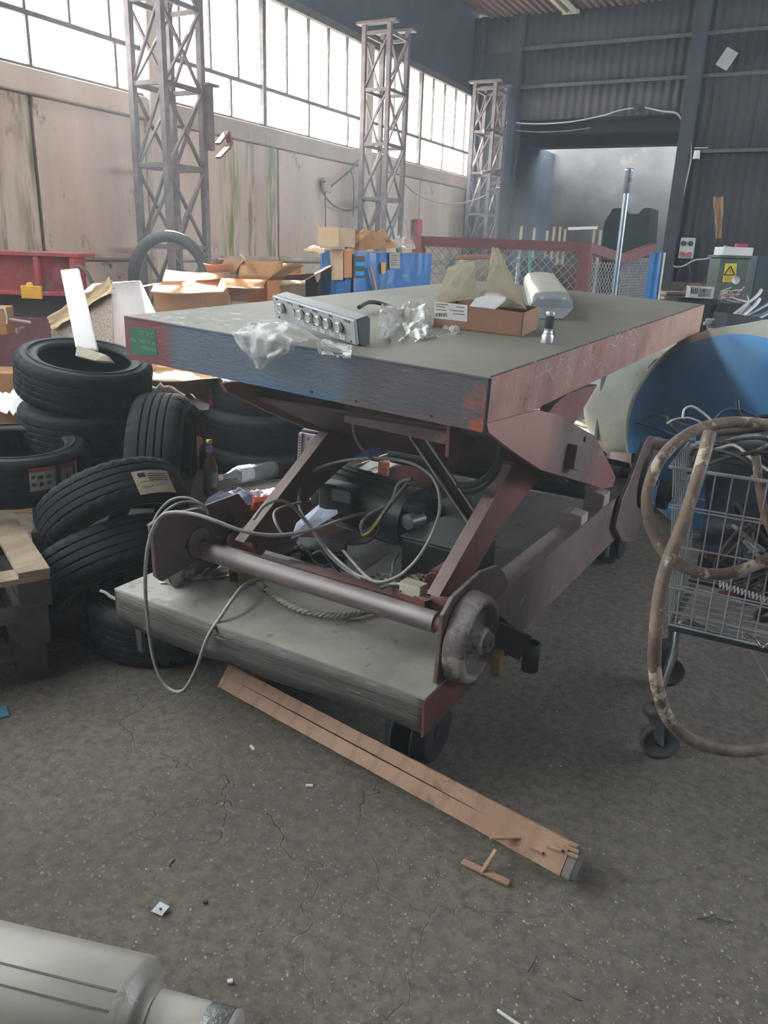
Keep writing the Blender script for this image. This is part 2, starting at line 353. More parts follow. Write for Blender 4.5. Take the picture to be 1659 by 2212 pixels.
# ------------------------------------------------------------------ lattice columns
def column(yc, label):
    x0, x1, y0, y1 = -5.66, -5.3, yc - .245, yc + .245
    t = thing('lattice_column', label, 'column', ((x0 + x1) / 2, yc, 0), 'lattice columns along the window wall', 'thing')
    for x in (x0, x1):
        for y in (y0, y1):
            MB().box((x, y, 2.12), (.055, .055, 4.24)).build('post', steel_rust, t)
    rungs = [.22, .87, 1.52, 2.21, 2.87, 3.51, 4.15]
    for z in rungs:
        for x in (x0, x1): MB().beam((x, y0, z), (x, y1, z), .03, .04).build('rung', steel_rust, t)
        for y in (y0, y1): MB().beam((x0, y, z), (x1, y, z), .03, .04).build('rung', steel_rust, t)
    for z0, z1 in zip(rungs, rungs[1:]):
        for k, x in enumerate((x0, x1)):
            MB().beam((x + .015, y0, z0), (x + .015, y1, z1), .02, .028, (1, 0, 0)).build('brace', steel_rust, t)
            MB().beam((x - .015, y1, z0), (x - .015, y0, z1), .02, .028, (1, 0, 0)).build('brace', steel_rust, t)
        for y in (y0, y1): MB().beam((x0, y, z0), (x1, y, z1), .02, .026, (0, 1, 0)).build('brace', steel_rust, t)
    MB().box(((x0 + x1) / 2, y0, 4.26), (.56, .12, .03)).build('cap_plate', steel_rust, t)
    MB().box(((x0 + x1) / 2, y1, 4.26), (.56, .12, .03)).build('cap_plate', steel_rust, t)
    return t
c1 = column(5.965, 'tall steel lattice column nearest on the left, cut off by the top of the picture')
q = P(448, 250, x=-5.28)
m = MB().box((-5.25, 6.25, 2.66), (.05, .07, .55)); m.box((-5.22, 6.26, 2.93), (.05, .16, .02)).build('bracket', steel_rust, c1)
m = MB(); f0 = Vector((-5.22, 6.32, 2.45)); m.beam(f0, f0 + Vector((0, .14, .12)), .06, .02); m.beam(f0 + Vector((0, .0, -.12)), f0 + Vector((0, .14, -.02)), .06, .02); m.beam(f0 + Vector((0, .14, .12)), f0 + Vector((0, .18, .03)), .06, .02); m.beam(f0 + Vector((0, .18, .03)), f0 + Vector((0, .14, -.03)), .06, .02)
m.build('lamp_bracket', M('bracket_red', '7c4a44', '5d3a38', 9, .7), c1)
column(10.02, 'steel lattice column with flat cap plates, middle one along the window wall')
col3 = column(13.72, 'steel lattice column in the far left corner beside the dark opening')
# trees outside the far panes, plus an unseen one added to block the sun
leaf = M('leaves', '6d9a5c', '4c7a48', 3, .8, bump=0); bark = M('bark', '6a5a4a', rough=.9)
for i, (x, y, h, r) in enumerate(((-10.2, 19.5, 6.6, 1.9), (-9.2, 24, 6.5, 2.0), (-10, 5.5, 10.4, 1.55))):
    t = thing('tree', ['leafy green tree seen through the farthest window panes', 'leafy green tree farther off behind the last window bay', 'unseen tree added outside the windows to block the sun, left of the nearest lattice column'][i], 'tree', (x, y, 0), 'trees outside the windows')
    MB().cyl((x, y, 0), (x, y, h * .6), .16, 8, .1).build('trunk', bark, t)
    m = MB(); rnd = random.Random(i)
    for k in range(2600 if i < 2 else 6500):
        d = Vector((rnd.gauss(0, 1), rnd.gauss(0, 1), rnd.gauss(0, 1))).normalized() * r * rnd.uniform(.35, 1); p = Vector((x, y, h * .66)) + Vector((d.x, d.y, d.z * 1.35))
        a = Vector((rnd.uniform(-1, 1), rnd.uniform(-1, 1), rnd.uniform(-1, 1))).normalized() * .13; b_ = a.orthogonal().normalized() * .1
        m.quad(p - a, p + b_, p + a, p - b_)
    m.build('foliage', leaf, t, kind='stuff')
MB().box((-14, 8, -.15), (15, 60, .1)).build('ground', M('yard', '8a8a7c', rough=.95), kind='structure')
def zones(base, name, zs, warp=.05, wscale=6):
    """patches of another colour: zs = (x0,x1,y0,y1,z0,z1,colour,strength,soft) in the part's own space"""
    m = base.copy(); m.name = name; nt = m.node_tree; N = nt.nodes; L = nt.links; b = N['Principled BSDF']
    src = b.inputs['Base Color'].links[0].from_socket
    tc = N.new('ShaderNodeTexCoord'); n = N.new('ShaderNodeTexNoise'); n.inputs['Scale'].default_value = wscale; n.inputs['Detail'].default_value = 6
    L.new(tc.outputs['Object'], n.inputs['Vector'])
    s0 = N.new('ShaderNodeVectorMath'); s0.operation = 'SUBTRACT'; L.new(n.outputs['Color'], s0.inputs[0]); s0.inputs[1].default_value = (.5, .5, .5)
    s1 = N.new('ShaderNodeVectorMath'); s1.operation = 'SCALE'; L.new(s0.outputs[0], s1.inputs[0]); s1.inputs['Scale'].default_value = warp * 4
    s2 = N.new('ShaderNodeVectorMath'); s2.operation = 'ADD'; L.new(s1.outputs[0], s2.inputs[0]); L.new(tc.outputs['Object'], s2.inputs[1])
    sp = N.new('ShaderNodeSeparateXYZ'); L.new(s2.outputs[0], sp.inputs[0])
    n2 = N.new('ShaderNodeTexNoise'); n2.inputs['Scale'].default_value = 14; n2.inputs['Detail'].default_value = 8; n2.inputs['Roughness'].default_value = .7; L.new(tc.outputs['Object'], n2.inputs['Vector'])
    for x0, x1, y0, y1, z0, z1, c, stg, sf in zs:
        prev = None
        for ax, lo, hi in ((0, x0, x1), (1, y0, y1), (2, z0, z1)):
            for v, sgn in ((lo, 1), (hi, -1)):
                if v is None: continue
                r_ = N.new('ShaderNodeMapRange'); L.new(sp.outputs[ax], r_.inputs[0]); r_.inputs[1].default_value = v - sf * sgn; r_.inputs[2].default_value = v + sf * sgn
                if prev is None: prev = r_.outputs[0]
                else:
                    k = N.new('ShaderNodeMath'); k.operation = 'MULTIPLY'; L.new(prev, k.inputs[0]); L.new(r_.outputs[0], k.inputs[1]); prev = k.outputs[0]
        r3 = N.new('ShaderNodeMapRange'); L.new(n2.outputs['Fac'], r3.inputs[0]); r3.inputs[1].default_value = .62 - .5 * stg; r3.inputs[2].default_value = .72 - .5 * stg
        k = N.new('ShaderNodeMath'); k.operation = 'MULTIPLY'; L.new(prev, k.inputs[0]); L.new(r3.outputs[0], k.inputs[1])
        x = N.new('ShaderNodeMix'); x.data_type = 'RGBA'; L.new(k.outputs[0], x.inputs[0]); L.new(src, x.inputs[6]); x.inputs[7].default_value = lin(c); src = x.outputs[2]
    L.new(src, b.inputs['Base Color']); return m
# ------------------------------------------------------------------ the scissor lift
lift = thing('scissor_lift_table', 'big old rusty scissor lift table with tilted grey top, on flanged wheels', 'lift table', S(-.64, 1.4, 0))
deck_grey = M('deck_grey', 'a19d92', '85827a', 3, .6, .2, bump=.25, bs=30, spot='6b6964', thr=.6, ss=7)
skirt_grey = M('skirt_grey', '605d58', '4a4846', 4, .6, .2, bump=.5, bs=50, stretch=(.35, 1, 1.6), spot='9a9892', thr=.6, ss=14)
red_paint = M('worn_red_paint', '7a443c', '643a36', 5, .6, .1, bump=.2, spot='51383a', thr=.6, ss=8, dust='8c7c78')
brown_paint = M('brown_steel', '6b5654', '574648', 5, .65, .15, bump=.25, spot='7d6a68', thr=.6, ss=10, dust='8f8682')
pink_paint = M('faded_pink_paint', 'ab8474', '8a6053', 7, .7, .05, bump=.6, bs=35, spot='6b5350', thr=.6, ss=12, stretch=(1, 1, .7))
axle_mat = M('axle_steel', '7d7071', '655a5e', 4, .55, .35, bump=.15, dust='a3999a')
dark_steel = M('dark_steel', '34363b', '26282d', 8, .55, .3, bump=.2, dust='5d5f60')
black_paint = M('black_paint', '15181b', '1f2326', 4, .45, .1, bump=.12, dust='505454')
bare = M('bare_steel', '9fa1a3', '7d7f82', 8, .4, .8, bump=.1)
rail_light = M('rail_dusty', '9a8c88', '867976', 6, .7, bump=.2, spot='6b5c5a', thr=.64)
cab_grey = M('cable_grey', '8d8c8a', '75736f', 14, .5, bump=.1, bs=120, dust='b0aea8')
cab_black = M('cable_black', '26282c', '333539', 14, .5, bump=.1)
cream = M('cream_plastic', 'bcb9a8', 'a9a695', 9, .5, bump=.05)
white_pl = M('white_plastic', 'd2d3d2', 'bfc1c2', 9, .45, bump=.05)
def US(mb, name, mt, **k): return mb.build(name, mt, lift, **k)
# deck in front with dented skirt
deck = MB().prism([S(-1.29, 0, .345), S(0, 0, .345), S(0, .62, .345), S(-1.29, .62, .345)], (0, 0, .008)); US(deck, 'deck_plate', zones(deck_grey, 'deck_left_lit', [(-.75, -.35, None, None, None, None, 'bdbcb4', .5, .08)]))  # paler left end paints the light falling from the left
m = MB()
def skf(a, b): 
    u = -1.29 + 1.29 * a; dent = math.exp(-((u + .72) / .1) ** 2) * .012 + math.exp(-((u + .25) / .2) ** 2) * .006
    z0 = .222 - .012 * math.sin(a * 5) + dent * .8
    return S(u, dent * .5 * (1 - b), z0 + (.345 - z0) * b)
m.grid(skf, 40, 3, True, VV * .008); US(m, 'front_skirt', skirt_grey)
US(MB().prism([S(0, .0, .345), S(0, .0, .222), S(0, .36, .235), S(0, .42, .3), S(0, .42, .345)], UV * -.008), 'side_skirt', zones(red_paint, 'skirt_red', [(None, None, .05, None, None, .06, '4a3a3c', .9, .05)]))
US(MB().prism([S(-1.282, .0, .345), S(-1.282, .0, .222), S(-1.282, .36, .235), S(-1.282, .42, .345)], UV * -.008), 'side_skirt', red_paint)
US(MB().prism([S(-1.2, .6, .2), S(-.08, .6, .2), S(-.08, 2.6, .2), S(-1.2, 2.6, .2)], (0, 0, .01)), 'floor_pan', M('pan_grey', '6d6c6a', '58585a', 3, .8, bump=.2, spot='4a4648'))
US(MB().prism([S(-1.28, .612, .21), S(0, .612, .21), S(0, .612, .35), S(-1.28, .612, .35)], VV * .01), 'inner_step', red_paint)
# side rails (open channels)
for u0, sg in ((0, -1), (-1.29, 1)):
    US(MB().prism([S(u0, .34, .25), S(u0, .34, .485), S(u0, 2.42, .485), S(u0, 2.42, .25)], UV * .008 * sg), 'rail_web', brown_paint)
    US(MB().prism([S(u0 + .008 * sg, .5, .45), S(u0 + .115 * sg, .5, .45), S(u0 + .115 * sg, 2.4, .45), S(u0 + .008 * sg, 2.4, .45)], (0, 0, .008)), 'rail_top', rail_light)
    US(MB().prism([S(u0 + .115 * sg, .5, .25), S(u0 + .115 * sg, .5, .45), S(u0 + .115 * sg, 2.4, .45), S(u0 + .115 * sg, 2.4, .25)], UV * .006 * sg), 'rail_inner_web', red_paint)
for s_, h in ((1.36, .10), (1.68, .12)):
    US(MB().prism([S(-.008, s_, .455), S(-.10, s_, .455), S(-.10, s_, .455 + h * .7), S(-.06, s_, .455 + h * .78), S(-.008, s_, .455 + h * .7)], VV * .09), 'stop_block', rail_light, bevel=.003)
# front roller axle, bracket plates, wheels
for s_, z_, nm in ((.22, .475, 'front'), (2.27, .50, 'rear')):
    US(MB().cyl(S(-1.06, s_, z_ + .012), S(-.09, s_, z_), .034, 24), 'axle_tube', axle_mat)
    US(MB().cyl(S(-.10, s_, z_), S(.0, s_, z_), .024, 20), 'axle_pin', red_paint)
    US(MB().cyl(S(-1.2, s_, z_ + .012), S(-1.05, s_, z_ + .012), .024, 20), 'axle_pin', red_paint)
    for u0, sg in ((.006, 1), (-1.12, -1)):
        o = S(u0, s_ + .01, z_ - .02)
        prof = [(.0, .075), (.024, .075), (.026, .07), (.036, .068), (.042, .062), (.046, .03), (.052, .024), (.095, .02), (.104, .026), (.108, .05), (.114, .056), (.126, .054), (.133, .045), (.136, .02), (.141, .0), (.141, -.006), (.06, -.01), (.03, -.01)]
        w_ = MB().lathe([(a * 1.02, t) for a, t in prof], o, UV * sg, 40); US(w_, 'flanged_wheel', zones(axle_mat, 'wheel_scuffed', [(None, None, None, 0, None, None, 'a9a6a3', .35, .02)]) if nm == 'front' else dark_steel)
        US(MB().cyl(o + UV * sg * .06, o + UV * sg * .084, .03, 16).cyl(o + UV * sg * .08, o + UV * sg * .092, .014, 10), 'hub', axle_mat)
# front bracket plates: right then left
US(MB().prism([P(*q, u=-.004) for q in ((943, 1478), (952, 1400), (958, 1330), (980, 1290), (1040, 1235), (1076, 1222), (1092, 1240), (1101, 1270), (1100, 1400), (1040, 1420), (1000, 1450))], UV * -.014), 'bracket_plate', brown_paint, bevel=.002)
US(MB().prism([P(*q, u=-.02) for q in ((940, 1480), (946, 1400), (955, 1325), (972, 1300), (975, 1310), (962, 1370), (955, 1478))], UV * .012), 'guide_plate', dark_steel)
pl = [(325, 1135), (360, 1112), (430, 1098), (480, 1120), (500, 1150), (470, 1175), (440, 1195), (420, 1215), (352, 1257), (338, 1246), (333, 1180)]
US(MB().prism([P(*q, u=-1.07) for q in pl], UV * -.02), 'bracket_plate', brown_paint, bevel=.003)
for cx, cy in ((428, 1140), (403, 1180), (430, 1205)): 
    c = P(cx, cy, u=-1.07); US(MB().cyl(c, c + UV * .008, .008, 10), 'bolt', dark_steel)
c = P(428, 1172, u=-1.07); US(MB().lathe([(.02, .0), (.055, .0), (.058, .01), (.02, .02)], c, UV, 28), 'bearing_boss', brown_paint)
pl2 = [(437, 1092), (510, 1065), (546, 1110), (548, 1122), (520, 1136), (500, 1150), (470, 1150), (440, 1120)]
m = MB().prism([P(*q, u=-1.12) for q in pl2], UV * .012); US(m, 'hook_plate', brown_paint)
c = P(496, 1122, u=-1.105); US(MB().cyl(c - UV * .02, c + UV * .004, .024, 20), 'bore', black_paint)
# cross tubes of the chassis
US(MB().cyl(S(-1.18, 1.78, .53), S(-.12, 1.78, .53), .055, 24), 'cross_tube', dark_steel)
US(MB().beam(S(-1.17, .47, .385), S(-.12, .47, .385), .04, .035), 'cross_bar', red_paint)
US(MB().beam(S(-.9, .52, .375), S(-.28, .52, .375), .03, .03), 'cross_bar', red_paint)
# ground wheels and feet under the deck
for u0 in (-.10, -1.2):
    for s_ in (.18, 2.3):
        for du in (-.05, .035):
            o = S(u0 + du, s_, .125)
            US(MB().lathe([(.0, -.012), (.11, -.014), (.125, -.01), (.125, -.004), (.1, .002), (.098, .026), (.085, .028), (.03, .02), (0, .02)], o, UV * (1 if du > 0 else -1), 36), 'ground_wheel', dark_steel)
        US(MB().cyl(S(u0 - .06, s_, .125), S(u0 + .06, s_, .125), .018, 12), 'wheel_pin', dark_steel)
        US(MB().prism([S(u0 - .012, s_ - .06, .21), S(u0 - .012, s_ + .06, .21), S(u0 - .012, s_ + .03, .1), S(u0 - .012, s_ - .03, .1)], UV * .012), 'fork_plate', dark_steel)
US(MB().prism([S(-1.235, .03, .23), S(-1.2, .03, .23), S(-1.2, .03, .1), S(-1.222, .03, .11)], VV * .02), 'foot', bare)
# rear bracket stack on the right
br = [(1345, 1170), (1330, 1140), (1345, 1080), (1362, 1040), (1392, 958), (1404, 942), (1432, 945), (1440, 962), (1436, 1000), (1410, 1030), (1412, 1080), (1405, 1120), (1385, 1128), (1370, 1170)]
US(MB().prism([P(*q, u=.03) for q in br], UV * -.02), 'rear_bracket', brown_paint, bevel=.003)
c = P(1412, 958, u=.03); US(MB().cyl(c - UV * .02, c + UV * .09, .03, 18), 'rear_pin', white_pl)
c = P(1425, 1065, u=.05); US(MB().cyl(c, c + UV * .05, .085, 24).cyl(c + UV * .05, c + UV * .10, .05, 20), 'rear_wheel', dark_steel)
US(MB().beam(P(1308, 982, u=-.9), P(1375, 990, u=-.02), .05, .05), 'rear_tie_bar', axle_mat)
# scissor legs
def sz(q, u): p = P(*q, u=u); return (p - A0).dot(VV), p.z
lg = [(950, 1288), (1108, 1005), (1197, 876), (1227, 851), (1291, 831), (1240, 916), (1165, 1040), (1146, 1057), (1125, 1084), (1074, 1153), (1034, 1225), (985, 1292)]
LA = [sz(q, -.13) for q in lg]
gp = [(1050, 915), (1055, 934), (1110, 977), (1168, 1015), (1207, 1026), (1301, 1055), (1323, 1051), (1329, 1030), (1301, 972), (1283, 941), (1200, 894), (1160, 886)]
GA = [sz(q, .0) for q in gp]
for u0, sg in ((-.13, -1), (-.94, -1)):
    US(MB().prism([S(u0, a, b) for a, b in LA], UV * .045 * sg), 'inner_leg', red_paint, bevel=.002)
    US(MB().prism([S(u0, LA[0][0] - .002, LA[0][1]), S(u0, LA[1][0] - .002, LA[1][1]), S(u0, LA[1][0] - .006, LA[1][1]), S(u0, LA[0][0] - .006, LA[0][1])], UV * .045 * sg), 'leg_edge', M('edge_dusty_lit', '98847f', '84716d', 9, .6, bump=.1))  # pale strip paints the light caught by the leg's dusty narrow edge
for u0, sg in ((.002, -1), (-1.005, 1)):
    top = [(1.05, 1.075), (.55, 1.13), (.30, 1.12)]
    US(MB().prism([S(u0, a, b) for a, b in GA] , UV * .016 * sg), 'outer_leg', zones(brown_paint, 'outer_leg_paint%d' % (u0 < -1), [(None, None, None, -.15, .2, None, '9c7468', .8, .12), (None, None, .35, None, None, .2, '7c4a45', .7, .1)]))
US(MB().prism([S(-.985, .42, 1.03), S(-.016, .42, 1.03), S(-.016, 1.15, .72), S(-.985, 1.15, .72)], (0, -.004, .01)), 'leg_web_plate', M('web_red', '5e393b', '4c3033', 4, .6, bump=.15, spot='3f2c30'))
US(MB().prism([S(-.165, .36, 1.06), S(-.165, .36, .96), S(-.165, .42, .93), S(-.165, .5, .98), S(-.165, .5, 1.06)], UV * .012), 'end_gusset', red_paint)
c = P(1264, 948, u=.004); US(MB().cyl(c - UV * .004, c + UV * .002, .011, 14), 'bolt_hole', black_paint)
pq = [P(*q, u=.004) for q in ((1228, 958), (1240, 968), (1233, 1014), (1219, 1010))]
US(MB().prism(pq, UV * .035), 'stop_lug', brown_paint, bevel=.002)
US(MB().cyl(S(-.98, 1.06, .80), S(-.1, 1.06, .80), .04, 20), 'pivot_tube', brown_paint)
US(MB().cyl(S(-.2, .42, .46), S(-.09, .42, .46), .036, 18), 'hinge_tube', red_paint)
US(MB().cyl(S(-1.1, .42, .46), S(-.95, .42, .46), .03, 18), 'hinge_tube', red_paint)
c = P(934, 1255, s=.48); US(MB().cyl(c, c + VV * .02 - UV * .01, .028, 20, .024).cyl(c + VV * .02, c + VV * .12, .034, 18), 'limit_cylinder', red_paint)
# angle strut across
a, b_ = P(880, 905, s=.62), P(1045, 1150, s=.75)
m = MB().beam(a, b_, .045, .004, (0, -1, .3)); US(m, 'prop_strut', dark_steel)
sd_ = (b_ - a).normalized().cross(Vector((0, -1, .3))).normalized()
for k in (-1, 1): US(MB().beam(a + sd_ * .022 * k + Vector((0, -.01, 0)), b_ + sd_ * .022 * k + Vector((0, -.01, 0)), .006, .026, (0, -1, .3)), 'strut_flange', M('flange_pale', 'b4b0ac', '98938f', 9, .5, .1))
c = P(868, 902, s=.6); US(MB().box(c, (.03, .02, .01)), 'strut_clip', bare)
# tilted table box
TN = Vector((-.765, 2.058, 1.227)); ra, rbb, rc = R(1.88), R(2.554), R(-3.525)
TM = Matrix.Rotation(rc, 3, 'Z') @ Matrix.Rotation(rbb, 3, 'Y') @ Matrix.Rotation(ra, 3, 'X'); TX, TY, TZ = TM.col[0].copy(), TM.col[1].copy(), TM.col[2].copy()
def T(u, s, z=0): return TN + TX * u + TY * s + TZ * z
def PT(px, py, h=0): r = ray(px, py); return CAM + r * ((TN + TZ * h - CAM).dot(TZ) / r.dot(TZ))
def PF(px, py): r = ray(px, py); return CAM + r * ((TN - CAM).dot(TY) / r.dot(TY))       # front panel plane
top_mat = M('table_sheet', '817e72', '706d64', 1.6, .62, bump=.12, spot='74736e', thr=.62, ss=3, soft=.2)
m = MB().prism([T(-1.472, .006, -.004), T(-.006, .006, -.004), T(-.006, 2.94, -.004), T(-1.472, 2.94, -.004)], TZ * .004)
US(m, 'table_top', zones(top_mat, 'table_sheet_sun_corner', [(None, -.35, None, -1.0, None, None, 'a9aba5', .15, .1), (.2, .6, -.9, -.3, None, None, '6f6d66', .6, .25)]))  # front left patch paints a slight gleam of sun; soft darker patch beyond
def tx(px, py): return (PF(px, py) - T(-.7385, 0)).dot(TX)
front_base = M('front_grey', '56555c', '47474f', 3, .55, .1, bump=.3, bs=60, stretch=(.5, 1, 1.5), spot='75757c', thr=.63, ss=16, soft=.1)
fm = zones(front_base, 'front_panel_paint', [(-.80, -.49, None, None, None, None, '744043', .95, .03), (-.49, .27, None, None, None, None, '566373', .6, .06), (-.36, .24, None, None, None, .035, '3d618c', .72, .03), (.2, .66, None, None, None, .014, '78484c', .45, .012), (.665, .78, None, None, None, None, '84504c', .3, .02), (.69, .78, None, None, None, .045, '9c4a40', .75, .012)], warp=.03)
US(MB().prism([T(-1.477, 0, -.158), T(0, 0, -.158), T(0, 0, 0), T(-1.477, 0, 0)], TY * .008), 'front_panel', fm, bevel=.0015)
sm_ = zones(pink_paint, 'side_panel_lit_end', [(None, None, .4, None, .02, None, 'b08a7a', .5, .3), (None, None, -1.2, .2, None, .05, '7d5550', .5, .2)], warp=.06)  # paler far end paints light from back right; low near part darker
US(MB().prism([T(0, 0.008, -.158), T(0, 2.946, -.158), T(0, 2.946, -.001), T(0, .008, -.001)], TX * -.008), 'side_panel', sm_, bevel=.0015)
US(MB().prism([T(-1.477, 0.008, -.158), T(-1.477, 2.946, -.158), T(-1.477, 2.946, -.001), T(-1.477, .008, -.001)], TX * .008), 'side_panel', red_paint)
US(MB().prism([T(-1.469, 2.938, -.158), T(-.008, 2.938, -.158), T(-.008, 2.938, -.001), T(-1.469, 2.938, -.001)], TY * .008), 'back_panel', red_paint)
US(MB().prism([T(-1.469, .01, -.14), T(-.01, .01, -.14), T(-.01, 2.93, -.14), T(-1.469, 2.93, -.14)], TZ * .006), 'bottom_sheet', dark_steel)
US(MB().tube([T(0.001, -.001, -.158), T(.001, -.001, 0)], .006, 8), 'corner_weld', dark_steel)
for k in range(17):       # welded edge strip pieces
    s0 = .02 + k * .172
    US(MB().beam(T(-.004, s0, .001), T(-.004, s0 + random.uniform(.13, .165), .001), .004, .004), 'edge_strip', dark_steel)
for u0 in (-1.45, -1.0, -.55, -.3):
    US(MB().beam(T(u0, -.001, -.006), T(min(u0 + .4, -.02), -.001, -.006), .002, .002), 'edge_strip', dark_steel)
for q in ((673, 846), (770, 867), (932, 899), (1047, 938)):
    c = PF(*q); US(MB().cyl(c + TY * .002, c - TY * .003, .0055, 12), 'bolt', black_paint)
# green chalk-written sticker
g = M('green_sticker', '2f6b52', '2a5f4b', 9, .5, bump=.05); c = PF(281, 706)
stk = US(MB().prism([PF(281, 706), PF(335, 712), PF(341, 769), PF(283, 765)], TY * -.0015), 'sticker', g)
chalk = M('chalk', '6f9c86', rough=.9, bump=0)
for i, (t_, q) in enumerate((('2D 26 C 1', (301, 722)), ('No 180310 47-', (285, 737)), ('118524 UF', (300, 753)))):
    text('chalk_writing', t_, PF(*q) - TY * .0022, TX, TZ, .022, chalk, stk, .0003)
US(MB().beam(T(-.60, .2, -.215), T(-.13, .2, -.215), .05, .115), 'cross_member', brown_paint)
# hydraulic power pack
m = MB(); a, b_ = S(-1.02, 1.02, .52), S(-.62, .98, .5)
pk = lift
ax = (b_ - a).normalized()
mo = MB().cyl(a, b_, .125, 30)
for k in range(20):
    an = 2 * math.pi * k / 20; e1 = ax.orthogonal().normalized(); e2 = ax.cross(e1); dd = e1 * math.cos(an) + e2 * math.sin(an)
    mo.beam(a + dd * .128 + ax * .03, b_ + dd * .128 - ax * .03, .006, .014, dd)
US(mo, 'motor', black_paint)
US(MB().cyl(a - ax * .05, a, .118, 24, .128), 'motor_cover', black_paint); US(MB().cyl(b_, b_ + ax * .03, .13, 24).cyl(b_ + ax * .03, b_ + ax * .09, .05, 14), 'motor_flange', dark_steel)
US(MB().box(S(-.90, .87, .56), (.16, .09, .12), Matrix.Rotation(R(-3), 3, 'Z')), 'terminal_box', black_paint, bevel=.008)
US(MB().box(S(-.86, .82, .585), (.09, .004, .05)), 'motor_plate', bare)
tb = [P(*q, z=.52) for q in ((866, 1160), (985, 1190), (1075, 1160), (960, 1118))]
US(MB().prism([Vector((p.x, p.y, .21)) for p in tb], (0, 0, .31)), 'oil_tank', black_paint, bevel=.01)
c0 = sum(tb, Vector()) / 4
US(MB().prism([p + (p - c0) * .03 for p in tb], (0, 0, .008)), 'tank_lid', black_paint, bevel=.003)
c = P(880, 1128, s=.86); US(MB().cyl(c, c + VV * .075 + UV * .02, .033, 22), 'filter', M('filter_grey', '8d9193', '777b7e', 6, .4, .4))
US(MB().box(c + VV * .05 + ZZ * .05 - UV * .0, (.09, .06, .03)), 'valve_frame', dark_steel, bevel=.003)
c = P(915, 1095, s=1.1); US(MB().box(c, (.16, .06, .05)), 'valve_block', dark_steel, bevel=.004)
for i, q in enumerate(((895, 1085), (918, 1080), (940, 1082), (958, 1100))):
    c = P(*q, s=1.08); US(MB().cyl(c - ZZ * .05, c + ZZ * .015, .014, 6), 'fitting', dark_steel if i != 1 else bare)
c = P(820, 1235, s=.75)
US(MB().box(P(700, 1190, s=.72) - ZZ * .05, (.18, .12, .12), Matrix.Rotation(R(25), 3, 'Z')), 'relay_box', black_paint, bevel=.004)
US(MB().box(P(692, 1176, s=.72) + ZZ * .0, (.2, .13, .006), Matrix.Rotation(R(25), 3, 'Z')), 'relay_lid', M('lid_grey', '6f7476', rough=.6))
US(MB().beam(P(740, 1255, s=.62), P(835, 1193, s=.95), .035, .006), 'flat_bar', brown_paint)
# limit switch box
c = P(893, 1272, s=.40)
lm = Matrix.Rotation(R(-7), 3, 'Z') @ Matrix.Rotation(R(-2), 3, 'X')
sw = US(MB().box(c, (.085, .05, .04), lm), 'limit_switch', cream, bevel=.003)
MB().box(c + Vector((0, 0, .022)), (.08, .045, .005), lm).build('switch_lid', cream, sw)
for dx in (-.035, .035): MB().cyl(c + Vector((dx, -.026, -.008)), c + Vector((dx, -.028, -.008)), .004, 10).build('screw', dark_steel, sw)
MB().cyl(c + Vector((-.043, 0, 0)), c + Vector((-.06, 0, 0)), .012, 12).build('gland', dark_steel, sw)
US(MB().beam(P(855, 1270, s=.44), P(925, 1308, s=.36), .03, .035), 'switch_bracket', red_paint)
# cables and hoses fixed to the lift
def cb(name, pts, r, mt=cab_grey, **k): return cable(name, pts, r, mt, lift, **k)
cb('cable', [P(x, y, s=s_) for x, y, s_ in ((742, 1190, .6), (800, 1252, .42), (850, 1250, .42), (895, 1215, .45), (930, 1160, .5), (950, 1100, .6), (942, 1045, .65), (905, 1008, .7), (850, 992, .75), (800, 990, .8), (740, 996, .8), (690, 1010, .75), (655, 1035, .7), (645, 1075, .6), (652, 1110, .55), (680, 1150, .5), (710, 1190, .5), (760, 1235, .45), (800, 1252, .43))], .0062, label=None)
cb('cable', [P(x, y, s=s_) for x, y, s_ in ((548, 1122, .2), (570, 1093, .25), (600, 1081, .3), (628, 1090, .35), (655, 1120, .4), (688, 1165, .42), (712, 1200, .43), (745, 1230, .44), (780, 1250, .44))], .006)
cb('cable', [P(x, y, s=s_) for x, y, s_ in ((835, 1107, .9), (790, 1108, .7), (740, 1122, .5), (690, 1140, .4), (640, 1152, .25), (580, 1156, .15), (520, 1146, .08), (470, 1127, .04), (420, 1111, .02), (370, 1107, .0), (342, 1122, -.02), (322, 1170, -.04), (314, 1240, -.05), (317, 1320, -.05), (331, 1420, -.06), (352, 1472, -.06), (376, 1493, -.06), (400, 1488, -.06), (424, 1445, -.05), (448, 1378, -.03), (478, 1330, .03), (505, 1290, .1), (530, 1262, .2), (570, 1248, .3), (620, 1252, .4))], .0065)
cb('cable', [P(x, y, s=s_) for x, y, s_ in ((322, 1180, .0), (325, 1145, .02), (340, 1110, .04), (362, 1085, .06), (385, 1075, .08), (412, 1077, .1), (440, 1092, .12), (450, 1110, .16))], .0045)
cb('cable', [P(x, y, s=s_) for x, y, s_ in ((335, 1140, .0), (350, 1112, .03), (375, 1092, .06), (400, 1084, .1), (430, 1088, .14), (446, 1098, .18))], .0045)
cb('cable', [P(x, y, s=s_) for x, y, s_ in ((762, 905, .6), (765, 935, .62), (778, 965, .66), (800, 988, .72), (815, 995, .8))], .0055)
cb('cable', [P(x, y, s=s_) for x, y, s_ in ((610, 1155, .3), (596, 1130, .3), (592, 1110, .33), (605, 1098, .36), (650, 1085, .5))], .0055)
cb('cable', [P(x, y, s=s_) for x, y, s_ in ((890, 1035, .8), (862, 1045, .8), (845, 1085, .75), (810, 1105, .7), (785, 1125, .65), (782, 1145, .64), (798, 1145, .66), (820, 1120, .7), (850, 1080, .75), (880, 1045, .8))], .0085, M('hose_grey', '6e6f70', '5b5d60', 9, .5))
